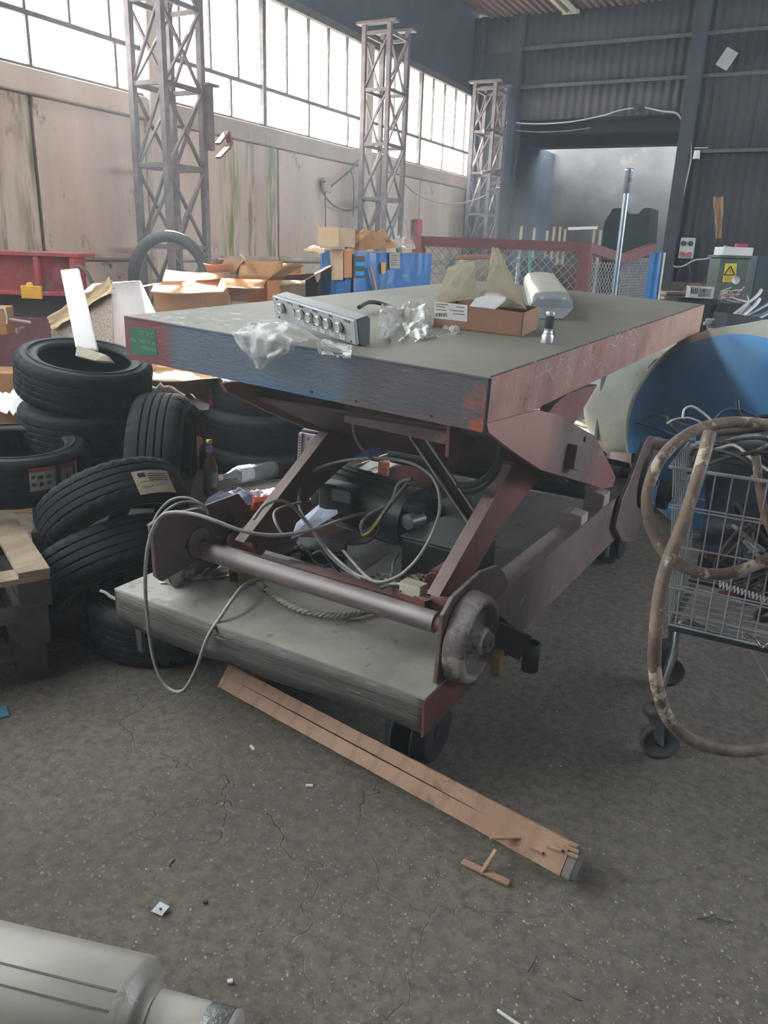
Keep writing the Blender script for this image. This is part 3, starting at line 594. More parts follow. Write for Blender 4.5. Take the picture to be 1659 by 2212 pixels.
cb('yellow_cable', [P(x, y, s=s_) for x, y, s_ in ((835, 1092, .74), (822, 1118, .7), (800, 1147, .65), (785, 1156, .64), (782, 1148, .64))], .006, M('yellow_sleeve', 'c9a94a', 'b09340', 9, .5))
cb('cable', [P(x, y, s=s_) for x, y, s_ in ((745, 1175, .8), (790, 1172, .75), (815, 1150, .75), (818, 1130, .8))], .006, cab_black)
cb('hose', [P(x, y, s=s_) for x, y, s_ in ((930, 1028, .8), (950, 1040, .78), (985, 1048, .7), (1025, 1045, .62), (1058, 1025, .55), (1075, 995, .5), (1082, 955, .47), (1083, 930, .47))], .012, black)
cb('hose', [P(x, y, s=s_) for x, y, s_ in ((950, 1050, .8), (985, 1062, .72), (1030, 1060, .65), (1065, 1035, .58), (1082, 1000, .52), (1088, 950, .48))], .007, black)
cb('conduit', [P(x, y, s=s_) for x, y, s_ in ((862, 1195, .75), (850, 1215, .62), (848, 1240, .5), (835, 1265, .42), (820, 1270, .4))], .006, M('conduit_green', '6a7a74', '56645f', 9))
cb('conduit', [P(x, y, s=s_) for x, y, s_ in ((822, 1268, .42), (845, 1262, .4), (870, 1262, .39))], .0065, bare)
for i, (px, py, s_) in enumerate(((640, 1192, .55), (660, 1200, .55), (725, 1240, .5), (700, 1212, .55))):
    cb('wire', [P(px + dx, py + dy, s=s_ + .02 * k) for k, (dx, dy) in enumerate(((-25, -15), (-8, -22), (8, -5), (20, 14), (40, 22)))], .004, cab_grey if i % 2 else cab_black)
# fork pocket / socket on the right
c = P(1150, 1388, u=.16)
US(MB().lathe([(.022, 0), (.022, -.095), (.027, -.095), (.027, 0), (.022, 0)], c, (0, 0, 1), 28), 'socket_cup', dark_steel)
US(MB().beam(P(1070, 1370, u=.06), P(1135, 1400, u=.15), .012, .09), 'socket_arm', dark_steel)
US(MB().beam(P(1075, 1340, u=.02) , P(1130, 1385, u=.14), .008, .04), 'socket_arm', dark_steel)
US(MB().box(P(1074, 1430, u=.08), (.03, .06, .075), Matrix.Rotation(R(10), 3, 'Z')), 'yellow_end', M('yellow_paint', '9c8430', '7a6a30', 8, .6, spot='5c5030'), bevel=.004)
# ------------------------------------------------------------------ tyres
HR = Vector((RT.x, RT.y, 0)).normalized(); HF = Vector((-HR.y, HR.x, 0))
def tyre_proto(nm, od, wd, rim, style, label):
    r0 = od / 2; h = wd / 2; n = 132
    tr = [(r0 - .028, -h * .97), (r0 - .012, -h * .88), (r0 - .004, -h * .76)]
    grooves = [-.42, -.14, .14, .42] if style != 2 else [-.5, -.18, .18, .5]
    prev = -.62; xs = [-.66]
    for g_ in grooves: xs += [g_ - .07, g_ - .032, g_ - .026, g_ + .026, g_ + .032, g_ + .07]
    xs += [.66]
    for x in xs: tr.append((r0 + .001 - .008 * abs(x) ** 3 - (.006 if any(abs(x - g_) < .028 for g_ in grooves) else 0), x * h))
    tr += [(r0 - .004, h * .76), (r0 - .012, h * .88), (r0 - .028, h * .97)]
    m = MB(); m.lathe(tr, (0, 0, 0), (0, 0, 1), n)
    for i, (r, t) in enumerate(tr):
        sh = abs(t) / h
        for k in range(n):
            v = m.v[i * n + k]
            sft = int(sh * (5 if style == 1 else 3)) if style else 0
            per = {0: 6, 1: 6, 2: 4}[style]
            if (k + sft) % per == 0 and ((sh > .5) or style == 1): v *= 1; f = (r - .0075) / r; v.x *= f; v.y *= f
    t = thing(nm, label, 'tyre', (0, 0, 0))
    m.build('tread', tread_mat, t)
    for sg in (1, -1):
        s = [(r0 - .028, h * .97), (r0 - .045, h * 1.0), (r0 - .047, h * 1.02), (r0 - .05, h * 1.0), (r0 - .065, h * 1.02), ((r0 + rim) / 2, h * 1.03), (rim + .02, h * .93), (rim + .015, h * .96), (rim + .006, h * .9), (rim, h * .82), (rim + .004, h * .74), (rim + .03, h * .78), (r0 - .05, h * .9), (r0 - .022, h * .55), (r0 - .018, 0)]
        mm = MB(); mm.lathe([(r, z * sg) for r, z in s], (0, 0, 0), (0, 0, 1), 64)
        if sg < 0: mm.f = [f[::-1] for f in mm.f]
        mm.build('sidewall', side_mat, t)
    return t
tread_mat = M('tyre_tread', '11151b', '191e25', 12, .7, bump=.2, bs=120, dust='23292f', spec=.25)
side_mat = M('tyre_sidewall', '10141a', '181d23', 9, .55, bump=.1, bs=60, dust='2b3135', spec=.35)
def place(o, px, py, D, axis, spin=0.0, scale=1.0):
    c = P(px, py, d=D); z = Vector(axis).normalized(); x = z.orthogonal().normalized(); y = z.cross(x)
    m = Matrix((x, y, z)).transposed() @ Matrix.Rotation(spin, 3, 'Z')
    q = m.to_4x4() @ Matrix.Scale(scale, 4); q.translation = c
    return q
protos = {}
def tyre(style, px, py, D, axis, label, group='loose used tyres', spin=0.0, sc=1.0, world=None):
    if style not in protos:
        od, wd, rim = {0: (.62, .215, .205), 1: (.62, .205, .205), 2: (.585, .185, .18)}[style]
        t = tyre_proto('tyre', od, wd, rim, style, label); protos[style] = t
    else: t = dup(protos[style])
    mt = place(t, px, py, D, axis, spin, sc)
    if world is not None: mt.translation = world
    t.matrix_world = mt; t['label'] = label; t['group'] = group; WL[t.name] = mt.translation.copy(); return t, mt
t1, m1 = tyre(1, 183, 812, 3.74, ZZ - HF * .14 + HR * .17, 'worn tyre on top of the left stack, with a white foam board standing in it', spin=.4)
c1_ = m1.translation
names = ['tyre with coarse zigzag tread, second from the top of the left stack', 'tyre third from the top of the left stack, in shadow', 'tyre fourth from the top of the left stack, mostly hidden']
for i in range(3):
    tyre([1, 0, 0][i], 0, 0, 1, ZZ - HF * .05 * (2 - i) / 2 + HR * .05, names[i], 'tyres of the left stack', world=c1_ + Vector((.02 * i - .01, -.0, -.212 * (i + 1) - .02)), spin=i)
tA, mA = tyre(0, 32, 1002, 3.42, ZZ - HF * .05 + HR * .06, 'newer tyre lying flat at the left edge with white and orange stickers', spin=.2)
tS, mS = tyre(0, 352, 1008, 3.76, HR * .99 + HF * .10 - ZZ * .02, 'grooved tyre standing upright beside the left stack', sc=1.13)
tyre(2, 262, 1062, 3.95, HR * .93 + HF * .36, 'smaller tyre standing in shadow between the stack and the upright tyre')
tL, mL = tyre(2, 247, 1105, 3.3, UP * .88 - RT * .46 + FW * .26, 'leaning tyre with a beige paper size label on its tread', sc=1.05)
tyre(2, 240, 1224, 3.3, UP * .88 - RT * .44 + FW * .2, 'leaning tyre directly under the one with the beige label', sc=1.11)
pf = P(165, 1345, z=.1)
tyre(1, 0, 0, 1, ZZ + HR * .1, 'tyre lying on the floor beside the left end of the lift base', world=pf + HR * .31 + HF * .12 + ZZ * .0)
for i, (py, lab) in enumerate(((848, 'tyre on top of the stack behind the lift table'), (918, 'second tyre down in the stack behind the lift table'), (998, 'third tyre down in the stack behind the beer bottle'))):
    t_, m_ = tyre([0, 2, 2][i], [578, 568, 566][i], py, [4.3, 4.25, 4.2][i], ZZ + HR * [.06, .02, .03][i] - HF * .03, lab, 'tyres of the stack behind the lift', spin=i, sc=[1.0, 1.1, 1.12][i])
tyre(2, 0, 0, 1, ZZ, 'bottom tyre of the stack behind the lift', 'tyres of the stack behind the lift', world=Vector((m_.translation.x, m_.translation.y, .105)), sc=1.1)
# stickers on the tyres
paper = M('paper_white', 'd8d6d2', 'c9c6c2', 6, .6, bump=.03); ink = M('ink', '3a3a40', rough=.8, bump=0); red_ink = M('ink_red', 'c2452f', rough=.7, bump=0)
orange_l = M('label_orange', 'cf6b52', rough=.6, bump=0); beige_p = M('label_beige', 'c8bda6', 'b8ab94', 6, .6, bump=.05)
def on_tyre(mt, r, parent, a0, a1, z0, z1, name, mat_, n=8):
    """curved sticker hugging the tread of a tyre; angles in the tyre's own frame"""
    q = MB().grid(lambda a, b: mt @ Vector((r * math.cos(a0 + (a1 - a0) * a), r * math.sin(a0 + (a1 - a0) * a), z0 + (z1 - z0) * b)), n, 1)
    ob = q.build(name, mat_); return ob
def ang_of(mt, px, py):
    iv = mt.inverted(); o = iv @ CAM; d = (iv.to_3x3() @ ray(px, py)); r = .305
    A_ = d.x ** 2 + d.y ** 2; B_ = 2 * (o.x * d.x + o.y * d.y); C_ = o.x ** 2 + o.y ** 2 - r * r; D_ = max(B_ * B_ - 4 * A_ * C_, 0)
    l = o + d * ((-B_ - math.sqrt(D_)) / (2 * A_)); return math.atan2(l.y, l.x), l.z
def sticker(mt, root, px0, px1, py0, py1, r, name, mat_, items=()):
    a0, _ = ang_of(mt, px0, (py0 + py1) / 2); a1, _ = ang_of(mt, px1, (py0 + py1) / 2)
    _, zt = ang_of(mt, (px0 + px1) / 2, py0); _, zb = ang_of(mt, (px0 + px1) / 2, py1)
    o = on_tyre(mt, r, None, a0, a1, zb, zt, name, mat_); parent_keep(o, root)
    for (u0, v0, u1, v1, mm) in items:
        k = on_tyre(mt, r + .0012, None, a0 + (a1 - a0) * u0, a0 + (a1 - a0) * u1, zb + (zt - zb) * v0, zb + (zt - zb) * v1, 'print', mm, 3); parent_keep(k, o, root)
    return o
def parent_keep(o, p, root=None):
    bpy.context.view_layer.update()
    mwp = p.matrix_world.copy(); o.parent = p; o.matrix_parent_inverse = mwp.inverted()
blk = [(.08, .55, .2, .68, ink), (.3, .5, .5, .66, ink), (.62, .5, .8, .66, M('print_green', '6f9a8c', bump=0)), (.08, .2, .22, .36, ink), (.35, .18, .5, .36, ink), (.62, .2, .8, .36, M('print_green', '6f9a8c', bump=0)), (.0, .82, 1, 1., orange_l)]
sticker(mA, tA, 62, 118, 1008, 1057, .3155, 'sticker', paper, blk)
sticker(mA, tA, 118, 129, 1005, 1050, .3155, 'sticker', M('label_blue', '4a5678', bump=0))
sticker(mA, tA, 128, 162, 998, 1045, .3155, 'sticker', paper, [(0, .8, .8, 1, orange_l)] + [(.7 + .0 * k, .1 + .11 * k, .85, .17 + .11 * k, ink) for k in range(7)] + [(.3, .1, .36, .6, ink), (.45, .1, .5, .5, ink)])
# paper label on the leaning tyre
o = sticker(mL, tL, 292, 374, 1012, 1062, .2955, 'sticker', beige_p, [(.12, .72, .3, .9, ink)] + [(.35, .55 + .09 * k, .9, .58 + .09 * k, ink) for k in range(4)] + [(.1, .5, .45, .52, ink)])
lc = mL.inverted() @ (mL.translation + Vector((0, 0, 0)))
a0, z0 = ang_of(mL, 302, 1056)
pc = mL @ Vector((.297 * math.cos(a0), .297 * math.sin(a0), z0)); rd = (pc - mL.translation).normalized(); tg = (mL.to_3x3() @ Vector((-math.sin(a0), math.cos(a0), 0))).normalized()
tg = tg if tg.dot(RT) > 0 else -tg
tx_ = text('lettering', '175/65R14 82T', pc + tg * .01 + rd * .003, tg, (mL.to_3x3() @ Vector((0, 0, 1))), .016, ink, None, .0003); parent_keep(tx_, o)
# ------------------------------------------------------------------ helpers for things built facing the camera side
def frame(yaw=0):
    a = R(yaw); e1 = HR * math.cos(a) + HF * math.sin(a); return e1, Vector((-e1.y, e1.x, 0)), ZZ
def rot3(e1, e2, e3): return Matrix((e1, e2, e3)).transposed()
def pxbox(px0, py0, px1, py1, D, depth, yaw=0):
    """world box whose near face fills the given pixels at depth D; returns centre, size, rotation"""
    e1, e2, e3 = frame(yaw); c = P((px0 + px1) / 2, (py0 + py1) / 2, d=D); w_ = abs(px1 - px0) / F_PX * D; h_ = abs(py1 - py0) / F_PX * D
    return c + e2 * depth / 2, Vector((w_, depth, h_)), rot3(e1, e2, e3)
card = M('cardboard', 'b98d63', 'a67c55', 5, .8, bump=.1, spot='8f6a48', thr=.66, ss=6); card_w = M('cardboard_pale', 'c7b08f', 'b59d7d', 5, .8, bump=.1)
card_in = M('cardboard_inside', 'a57b52', '8f6844', 5, .85, bump=.08)
def carton(label, c, size, yaw=0, flaps=(60, 70, 50, 80), fl=.45, mt=None, mi=None, name='cardboard_box', group=None, tilt=0, cat='box', tape=False):
    """open carton standing on its base centre c"""
    e1, e2, e3 = frame(yaw); mt = mt or card; mi = mi or card_in
    if tilt:
        rr = Matrix.Rotation(R(tilt), 3, e2); e1 = rr @ e1; e3 = rr @ e3
    w_, d_, h_ = size; t = thing(name, label, cat, c, group); th = .005; c = Vector(c)
    MB().box(c + e3 * th / 2, (w_, d_, th), rot3(e1, e2, e3)).build('base', mi, t)
    for sg in (-1, 1):
        MB().box(c + e1 * sg * w_ / 2 + e3 * h_ / 2, (th, d_, h_), rot3(e1, e2, e3)).build('side', mt, t)
        MB().box(c + e2 * sg * d_ / 2 + e3 * h_ / 2, (w_, th, h_), rot3(e1, e2, e3)).build('side', mt, t)
    top = c + e3 * h_
    for i, (ax, half, span, ln) in enumerate(((e1, w_ / 2, d_, w_ * fl), (-e1, w_ / 2, d_, w_ * fl), (e2, d_ / 2, w_, d_ * .5), (-e2, d_ / 2, w_, d_ * .5))):
        if flaps[i] is None: continue
        a = R(flaps[i]); dr = ax * math.sin(a) + e3 * math.cos(a); sd_ = e3.cross(ax); nn = dr.cross(sd_).normalized()
        p0 = top + ax * half; bend = random.uniform(-.03, .03)
        MB().grid(lambda u, v: p0 + sd_ * (u - .5) * span * (.98 - .03 * v) + dr * ln * v + nn * (bend * v * v + .01 * math.sin(u * 5 + i) * v), 4, 4, True, nn * .004).build('flap', mt if i % 2 else mi, t)
    return t
# ------------------------------------------------------------------ pallets carrying the pile
wood_old = M('pallet_wood', 'a3917c', '877663', 4, .85, bump=.4, bs=40, stretch=(3, .6, 3), spot='5f5348', thr=.64, ss=6)
wood_dk = M('pallet_wood_grey', '544c46', '433d38', 4, .85, bump=.4, bs=40)
def pallet(label, c, yaw, mt, w_=.8, l_=1.2):
    e1, e2, e3 = frame(yaw); rt = rot3(e1, e2, e3); t = thing('pallet', label, 'pallet', c, 'wooden pallets under the tyre pile'); c = Vector(c)
    for k in range(5): MB().box(c + e1 * (k - 2) * (w_ - .1) / 4 + e3 * .133, (.1 + random.uniform(-.01, .01), l_, .02), rt).build('deck_board', mt, t)
    for k in (-1, 0, 1):
        MB().box(c + e2 * k * (l_ - .1) / 2 + e3 * .112, (w_, .1, .02), rt).build('stringer', mt, t)
        for j in (-1, 0, 1): MB().box(c + e2 * k * (l_ - .1) / 2 + e1 * j * (w_ - .1) / 2 + e3 * .062, (.1, .1, .08), rt).build('block', wood_dk, t)
    for j in (-1, 0, 1): MB().box(c + e1 * j * (w_ - .1) / 2 + e3 * .011, (.1, l_, .02), rt).build('bottom_board', wood_dk, t)
    return t
cp = P(84, 1215, z=.425); e1, e2, e3 = frame(32)
pc0 = Vector((cp.x, cp.y, 0)) - e1 * .42 + e2 * .5
for k in range(3): pallet(['pallet at the bottom of the stack at the left edge', 'pallet in the middle of the stack at the left edge', 'bare wooden pallet on top of the stack at the left edge, boards showing'][k], pc0 + ZZ * .144 * k + e1 * .01 * k, 32 + k, [wood_dk, wood_dk, wood_old][k])
b0 = Vector(P(350, 1173, d=3.4)); 
for k in range(3): pallet(['pallet at the floor under the upright tyre', 'pallet in the middle of the stack under the upright tyre', 'pallet directly under the upright tyre and the bottle'][k], Vector((b0.x - .35, b0.y + .30, .144 * k)), 8 + k, wood_dk)
cable('edging_strip', [P(*q, d=2.95) for q in ((216, 1276), (228, 1280), (238, 1288), (250, 1294))], .006, white_pl, None, 'short curved white strip beside the tyre on the floor', 'strip')
# grey board with the bottle on it
gb = M('grey_board', '857e76', '726b64', 3, .8, bump=.15)
MB().prism([P(400, 1120, z=.44), P(470, 1135, z=.44), P(640, 1030, z=.44), P(520, 985, z=.44), P(425, 1020, z=.44)], (0, 0, .012)).build('board', gb, None, 'grey brown board the bottles and cloth lie on', 'board')
lumber = MB().beam(P(-40, 1350, z=.05), P(215, 1318, z=.07), .1, .09)
lumber.build('timber', wood_dk, None, 'dark squared timber on the floor at the left below the pallets', 'timber', bevel=.004)
# bottles
gl_br = M('brown_glass', '4a3418', '3a2812', 6, .08, bump=0, spec=.8); cap = M('cap_gold', 'a58a3a', rough=.4, metal=.6)
c = P(456, 1068, z=.452); t = thing('beer_bottle', 'brown glass beer bottle standing in front of the tyre stack', 'bottle', c)
MB().lathe([(0, 0), (.031, .002), (.033, .01), (.033, .14), (.028, .165), (.016, .19), (.0135, .215), (.013, .245), (.0145, .247), (.0145, .255), (0, .256)], c, ZZ, 24).build('glass', gl_br, t)
MB().lathe([(.0338, .045), (.0338, .11)], c, ZZ, 24).build('label', M('bottle_label', '3b4a5c', '5f5a3a', 9, .6), t); MB().lathe([(.0148, .195), (.0142, .235)], c, ZZ, 20).build('neck_foil', M('foil_blue', '5b6488', '7c7f96', 12, .4, .5), t)
MB().lathe([(.0155, .246), (.0155, .258), (0, .26)], c, ZZ, 20).build('cap', cap, t)
pet = M('clear_plastic', 'aab8be', '8fa0a8', 4, .12, bump=.1, alpha=.5, spec=.9)
a = P(478, 1031, z=.505); b_ = P(597, 1012, z=.505); dv = (b_ - a).normalized(); Lb = (b_ - a).length
t = thing('plastic_bottle', 'clear plastic water bottle lying on the cloth, cap to the left', 'bottle', (a + b_) / 2)
pr = [(.0, 0), (.012, .002), (.013, .02), (.02, .04), (.036, .07), (.041, .1)] + [(.041 - .003 * (k % 2), .1 + .018 * k) for k in range(int((Lb - .14) / .018))] + [(.041, Lb - .03), (.036, Lb - .006), (.02, Lb)]
MB().lathe(pr, a, dv, 22).build('body', pet, t); MB().lathe([(.0415, .09), (.0415, .16)], a, dv, 22).build('label', M('pet_label', '9fb0cc', 'd0d6de', 20, .4), t); MB().cyl(a - dv * .022, a + dv * .004, .016, 16).build('cap', white_pl, t)
# crumpled cloth
cl1 = M('cloth_grey', '7c7d92', '66687d', 6, .9, bump=.1); cl2 = M('cloth_mauve', '9a8494', '84707f', 6, .9, bump=.1)
def crumple(name, label, cat, c, sx, sy, h, mt, yaw=0, seed=0, n=26, parent=None, sharp=3):
    e1, e2, e3 = frame(yaw); c = Vector(c); off = Vector((seed * 3.1, seed * 1.7, seed))
    def fn(u, v):
        x, y = (u - .5) * 2, (v - .5) * 2; r = max(abs(x), abs(y)); e = max(0, 1 - (x * x + y * y) * .9)
        k = noise.turbulence(Vector((x * sharp * .5, y * sharp * .5, 0)) + off, 3, True)
        w1 = noise.noise(Vector((x * 2, y * 2, 5)) + off) * .15
        return c + e1 * x * sx * (1 + w1) / 2 + e2 * y * sy * (1 + w1) / 2 + e3 * max(.004, h * (e ** .6) * (.35 + .75 * k))
    o = MB().grid(fn, n, n, True, (0, 0, -.003)).build(name, mt, parent, label, cat); return o
crumple('cloth', 'crumpled grey work cloth under the plastic bottle', 'cloth', P(515, 1092, z=.452), .28, .22, .085, cl1, 10, 1)
crumple('cloth', 'crumpled mauve cloth with a zip beside the grey cloth', 'cloth', P(572, 1090, z=.452), .2, .22, .09, cl2, -20, 2)
# orange tool box / carton
c, sz_, rt = pxbox(556, 1082, 612, 1120, 3.1, .1, 25); rt = rt @ Matrix.Rotation(R(28), 3, 'X')
t = thing('orange_box', 'small orange box with white print beside the left lift leg', 'box', c); MB().box(c, (.12, .03, .085), rt).build('body', M('orange_box_mat', 'd2603c', 'bf5434', 7, .5), t, bevel=.002)
for i, (dx, dz, w2, h2) in enumerate(((.0, .02, .07, .012), (-.02, .0, .03, .008), (.03, -.005, .03, .02))): MB().box(c + rt @ Vector((dx, -.016, dz)), (w2, .001, h2), rt).build('print', paper if i < 2 else red_ink, t)
MB().box(c + rt @ Vector((0, -.0158, -.03)), (.118, .001, .02), rt).build('print', M('print_cream', 'd8b8a0', bump=0), t)
# power supply chassis standing on end
t = thing('metal_chassis', 'pink grey perforated metal equipment chassis standing on end by the tyre stack', 'chassis', P(665, 1050, z=.44))
D_ = 3.75; c, sz_, rt = pxbox(640, 935, 686, 1080, D_, .26, -18); rt = rt @ Matrix.Rotation(R(3), 3, 'Y')
ch = M('chassis_zinc', 'a39aa0', '8f868d', 6, .45, .5, bump=.08)
MB().box(c, sz_, rt).build('case', ch, t, bevel=.004); MB().box(c + rt @ Vector((sz_.x / 2 + .002, .02, .0)), (.004, sz_.y * .85, sz_.z * .96), rt).build('side_cover', M('cover_grey', '6c757c', '5d666d', 5, .5, .3), t)
MB().box(c + rt @ Vector((-sz_.x * .36, -sz_.y / 2 - .008, 0)), (.018, .016, sz_.z), rt).build('front_flange', ch, t, bevel=.002)
for k in range(22): MB().box(c + rt @ Vector((-sz_.x * .36, -sz_.y / 2 - .017, -sz_.z * .44 + sz_.z * .88 * k / 21)), (.008, .002, .006), rt).build('slot', black_paint, t)
for (dx, dz) in ((.0, .42), (.35, .42), (-.05, .05), (.35, -.3), (-.4, .42)): MB().box(c + rt @ Vector((dx * sz_.x, -sz_.y / 2 - .001, dz * sz_.z)), (.007, .003, .016), rt).build('slot', black_paint, t)
MB().box(c + rt @ Vector((0, 0, sz_.z / 2 + .004)), (sz_.x * .9, sz_.y * .9, .008), rt).build('top_grille', dark_steel, t)
for k in range(5): MB().box(c + rt @ Vector((0, (-.4 + .2 * k) * sz_.y, sz_.z / 2 + .01)), (sz_.x * .8, .012, .006), rt).build('grille_bar', bare, t)
MB().lathe([(.05, 0), (.055, .01), (.05, .02)], P(727, 938, d=3.9), -HF, 18).build('wire_guard', white_pl, None, 'round white wire guard behind the metal chassis', 'wire guard')
# papers and bits around the power pack
MB().prism([P(722, 1063, s=.95), P(730, 1110, s=.8), P(700, 1128, s=.75), P(660, 1152, s=.62), P(628, 1165, s=.58), P(640, 1130, s=.72)], (0, 0, .001)).build('paper_sheet', M('paper_blueish', 'c9cfe2', 'bcc4dc', 5, .7, bump=.02), None, 'printed paper sheet with torn edge beside the black motor', 'paper')
q0 = [P(665, 1130, s=.7), P(715, 1080, s=.88)]
t = M('print_line', '8f98b5', bump=0)
MB().prism([P(800, 996, s=1.6), P(836, 1003, s=1.6), P(812, 1018, s=1.45), P(768, 1018, s=1.45)], (0, 0, .003)).build('card', white_pl, None, 'bright white card lying behind the motor', 'card')
MB().beam(P(735, 1046, s=1.3), P(815, 1010, s=1.5), .012, .012).build('stick', wood_old, None, 'thin wooden stick leaning behind the motor', 'stick')
MB().box(P(829, 1012, s=1.45), (.05, .03, .07)).build('wood_block', M('orange_wood', 'a4664e', '8a553f', 9, .7), None, 'small reddish wooden block at the end of the stick', 'block', bevel=.002)
# plastic wrap and tools on the deck
crumple('plastic_wrap', 'milky plastic wrap lying on the lift deck beside the bracket plate', 'plastic', P(430, 1235, z=.356), .30, .16, .035, M('milky_film', 'c6cbca', 'b4babb', 6, .25, bump=.1), 20, 5, sharp=5)
MB().beam(P(437, 1247, z=.39), P(492, 1202, z=.42), .014, .012).build('tool_handle', black, None, 'black tool handle resting on the milky plastic wrap', 'tool', bevel=.003)
yq = M('yellow_box_paint', 'a39a55', '8b8348', 12, .6, bump=.3, spot='4f4a38', thr=.6, ss=40)
a, b_ = P(505, 1247, z=.385), P(560, 1225, z=.385); m = MB(); dv = (b_ - a).normalized(); sdv = dv.cross(ZZ)
for k, (w2, h2, o2) in enumerate(((.052, .004, ZZ * .024), (.052, .004, ZZ * -.024), (.004, .048, sdv * .024), (.004, .048, sdv * -.024))): m.beam(a + o2, b_ + o2, w2, h2)
m.build('square_tube', yq, None, 'short yellow square steel tube lying on the deck under the axle', 'tube')
cable('wire', [P(*q, z=.36) for q in ((500, 1228), (470, 1230), (458, 1245), (470, 1254), (495, 1250))], .0015, bare, None, 'thin wire loop beside the yellow square tube', 'wire')
# rope
rp = smooth_pts([P(x, y, z=.372) for x, y in ((560, 1262), (585, 1280), (612, 1300), (650, 1318), (700, 1328), (745, 1330), (790, 1322), (830, 1310))], 12)
t = thing('rope', 'grey twisted rope with a cut end lying on the lift deck', 'rope', rp[len(rp) // 2]); rm = M('rope_grey', '9b9588', '837d71', 30, .9, bump=.3)
for k in range(3):
    pts = []
    for i, p in enumerate(rp[8:]):
        d_ = (rp[min(i + 9, len(rp) - 1)] - rp[i + 7]).normalized(); s1 = d_.cross(ZZ).normalized(); s2 = s1.cross(d_); a = i * .75 + k * 2.094
        pts.append(p + (s1 * math.cos(a) + s2 * math.sin(a)) * .0055)
    MB().tube(smooth_pts(pts, 2), .0062, 6).build('strand', rm, t)
MB().tube(rp[:9], [.013] * 9, 10).build('sleeve', axle_mat, t)
# leaves and litter in the pan
rnd = random.Random(5); m = MB()
for k in range(160):
    p = P(rnd.uniform(800, 930), rnd.uniform(1225, 1262), s=rnd.uniform(.48, .62)); p.z = max(p.z - .03, .225 + rnd.uniform(0, .08)); a = Vector((rnd.uniform(-1, 1), rnd.uniform(-1, 1), rnd.uniform(-.4, .4))).normalized() * rnd.uniform(.008, .02); b2 = a.orthogonal().normalized() * .008
    m.quad(p - a, p + b2, p + a, p - b2)
m.build('litter', M('dry_leaf', '8a7d6c', '6f6353', 20, .9), None, 'dry leaves and litter in the lift pan', kind='stuff')
# ------------------------------------------------------------------ tanks on the right
tank_c = M('tank_cream', 'b9bcb0', '9fa39a', 3, .55, bump=.1, spot='83857c', thr=.63, ss=4, dust='c3c2b6')
tank_b = M('tank_blue', '4fa0ec', '74b2e4', 2.2, .5, bump=.08, spot='8fa7b4', thr=.6, ss=2.5, soft=.2)
ax = Vector((math.sin(R(9)), math.cos(R(9)), 0)); c = P(1572, 985, d=4.38); c.z = .64
t = thing('pressure_tank', 'large pressure tank lying on its side with a bright blue domed end', 'tank', (c.x, c.y, 0)); rr = .60
MB().lathe([(rr * math.cos(a), -.17 * math.sin(a)) for a in [k / 14 * .36 for k in range(15)]] , c, ax, 64).build('tank_rim', tank_c, t)
MB().lathe([(rr * math.cos(.36 + (math.pi / 2 - .36) * k / 14) + .0005, -.17 * math.sin(.36 + (math.pi / 2 - .36) * k / 14)) for k in range(15)], c, ax, 64).build('domed_end', tank_b, t)
MB().lathe([(rr, 0), (rr + .004, .01), (rr + .004, .03), (rr, .04), (rr, 1.4)], c, ax, 64).build('shell', tank_c, t)
for k in (.3, 1.1): MB().box(c + ax * k - ZZ * .5, (.9, .08, .22), Matrix.Rotation(R(-9), 3, 'Z')).build('saddle', dark_steel, t)
c = P(1385, 902, d=5.95); r2 = .45; c.z = max(c.z, r2 + .05); ax2 = Vector((math.sin(R(2)), math.cos(R(2)), 0))
t = thing('storage_tank', 'dull cream tank wrapped in plastic with a bolted flange, behind the blue ended tank', 'tank', (c.x, c.y, 0))
MB().lathe([(r2 * math.cos(k / 16 * math.pi / 2), -.2 * math.sin(k / 16 * math.pi / 2)) for k in range(17)], c, ax2, 48).build('domed_end', tank_c, t)
MB().lathe([(r2, 0), (r2, .55)], c, ax2, 48).build('shell', tank_c, t)
for k in (.1, .45): MB().box(c + ax2 * k - ZZ * (c.z / 2 + .2), (.8, .08, c.z - .25)).build('saddle', dark_steel, t)
fc = P(1436, 800, d=5.55); fd = (Vector((.5, -.35, .6))).normalized()
MB().lathe([(.05, -.1), (.05, 0), (.105, 0), (.105, .022), (.103, .026), (.105, .03), (.105, .05), (0, .05)], fc - fd * .05, fd, 28).build('flange', dark_steel, t)
for k in range(8):
    a = k * math.pi / 4; e1 = fd.orthogonal().normalized(); e2 = fd.cross(e1); p = fc - fd * .05 + (e1 * math.cos(a) + e2 * math.sin(a)) * .085
    MB().cyl(p - fd * .02, p + fd * .07, .011, 6).build('flange_bolt', dark_steel, t)
film = M('clear_film', 'e3e8e8', 'd0d6d8', 5, .2, bump=.4, bs=18, alpha=.3, spec=.9)
def drape(name, label, pts, mt, amp=.02, seed=1, n=22, cat='plastic', parent=None, sharp=9):
    a, b_, c_, d_ = [Vector(p) for p in pts]; nn = (b_ - a).cross(d_ - a).normalized()
    def fn(u, v):
        p = (a * (1 - u) + b_ * u) * (1 - v) + (d_ * (1 - u) + c_ * u) * v
        q = Vector((u * sharp, v * sharp, seed * 2.3)); w_ = noise.turbulence(q * .5, 3, True) - .4; e = math.sin(math.pi * u) * math.sin(math.pi * v)
        edge = Vector((noise.noise(q * .4 + Vector((7, 0, 0))), noise.noise(q * .4 + Vector((0, 9, 0))), noise.noise(q * .4))) * amp
        return p + nn * w_ * amp * 2 + nn * e * amp * 1.5 + edge * .7
    return MB().grid(fn, n, n, True).build(name, mt, parent, label, cat)
drape('plastic_film', 'crinkled clear plastic film draped over the cream tank', [P(1370, 800, d=5.7), P(1480, 765, d=5.7), P(1480, 850, d=5.5), P(1365, 870, d=5.5)], film, .05, 3)
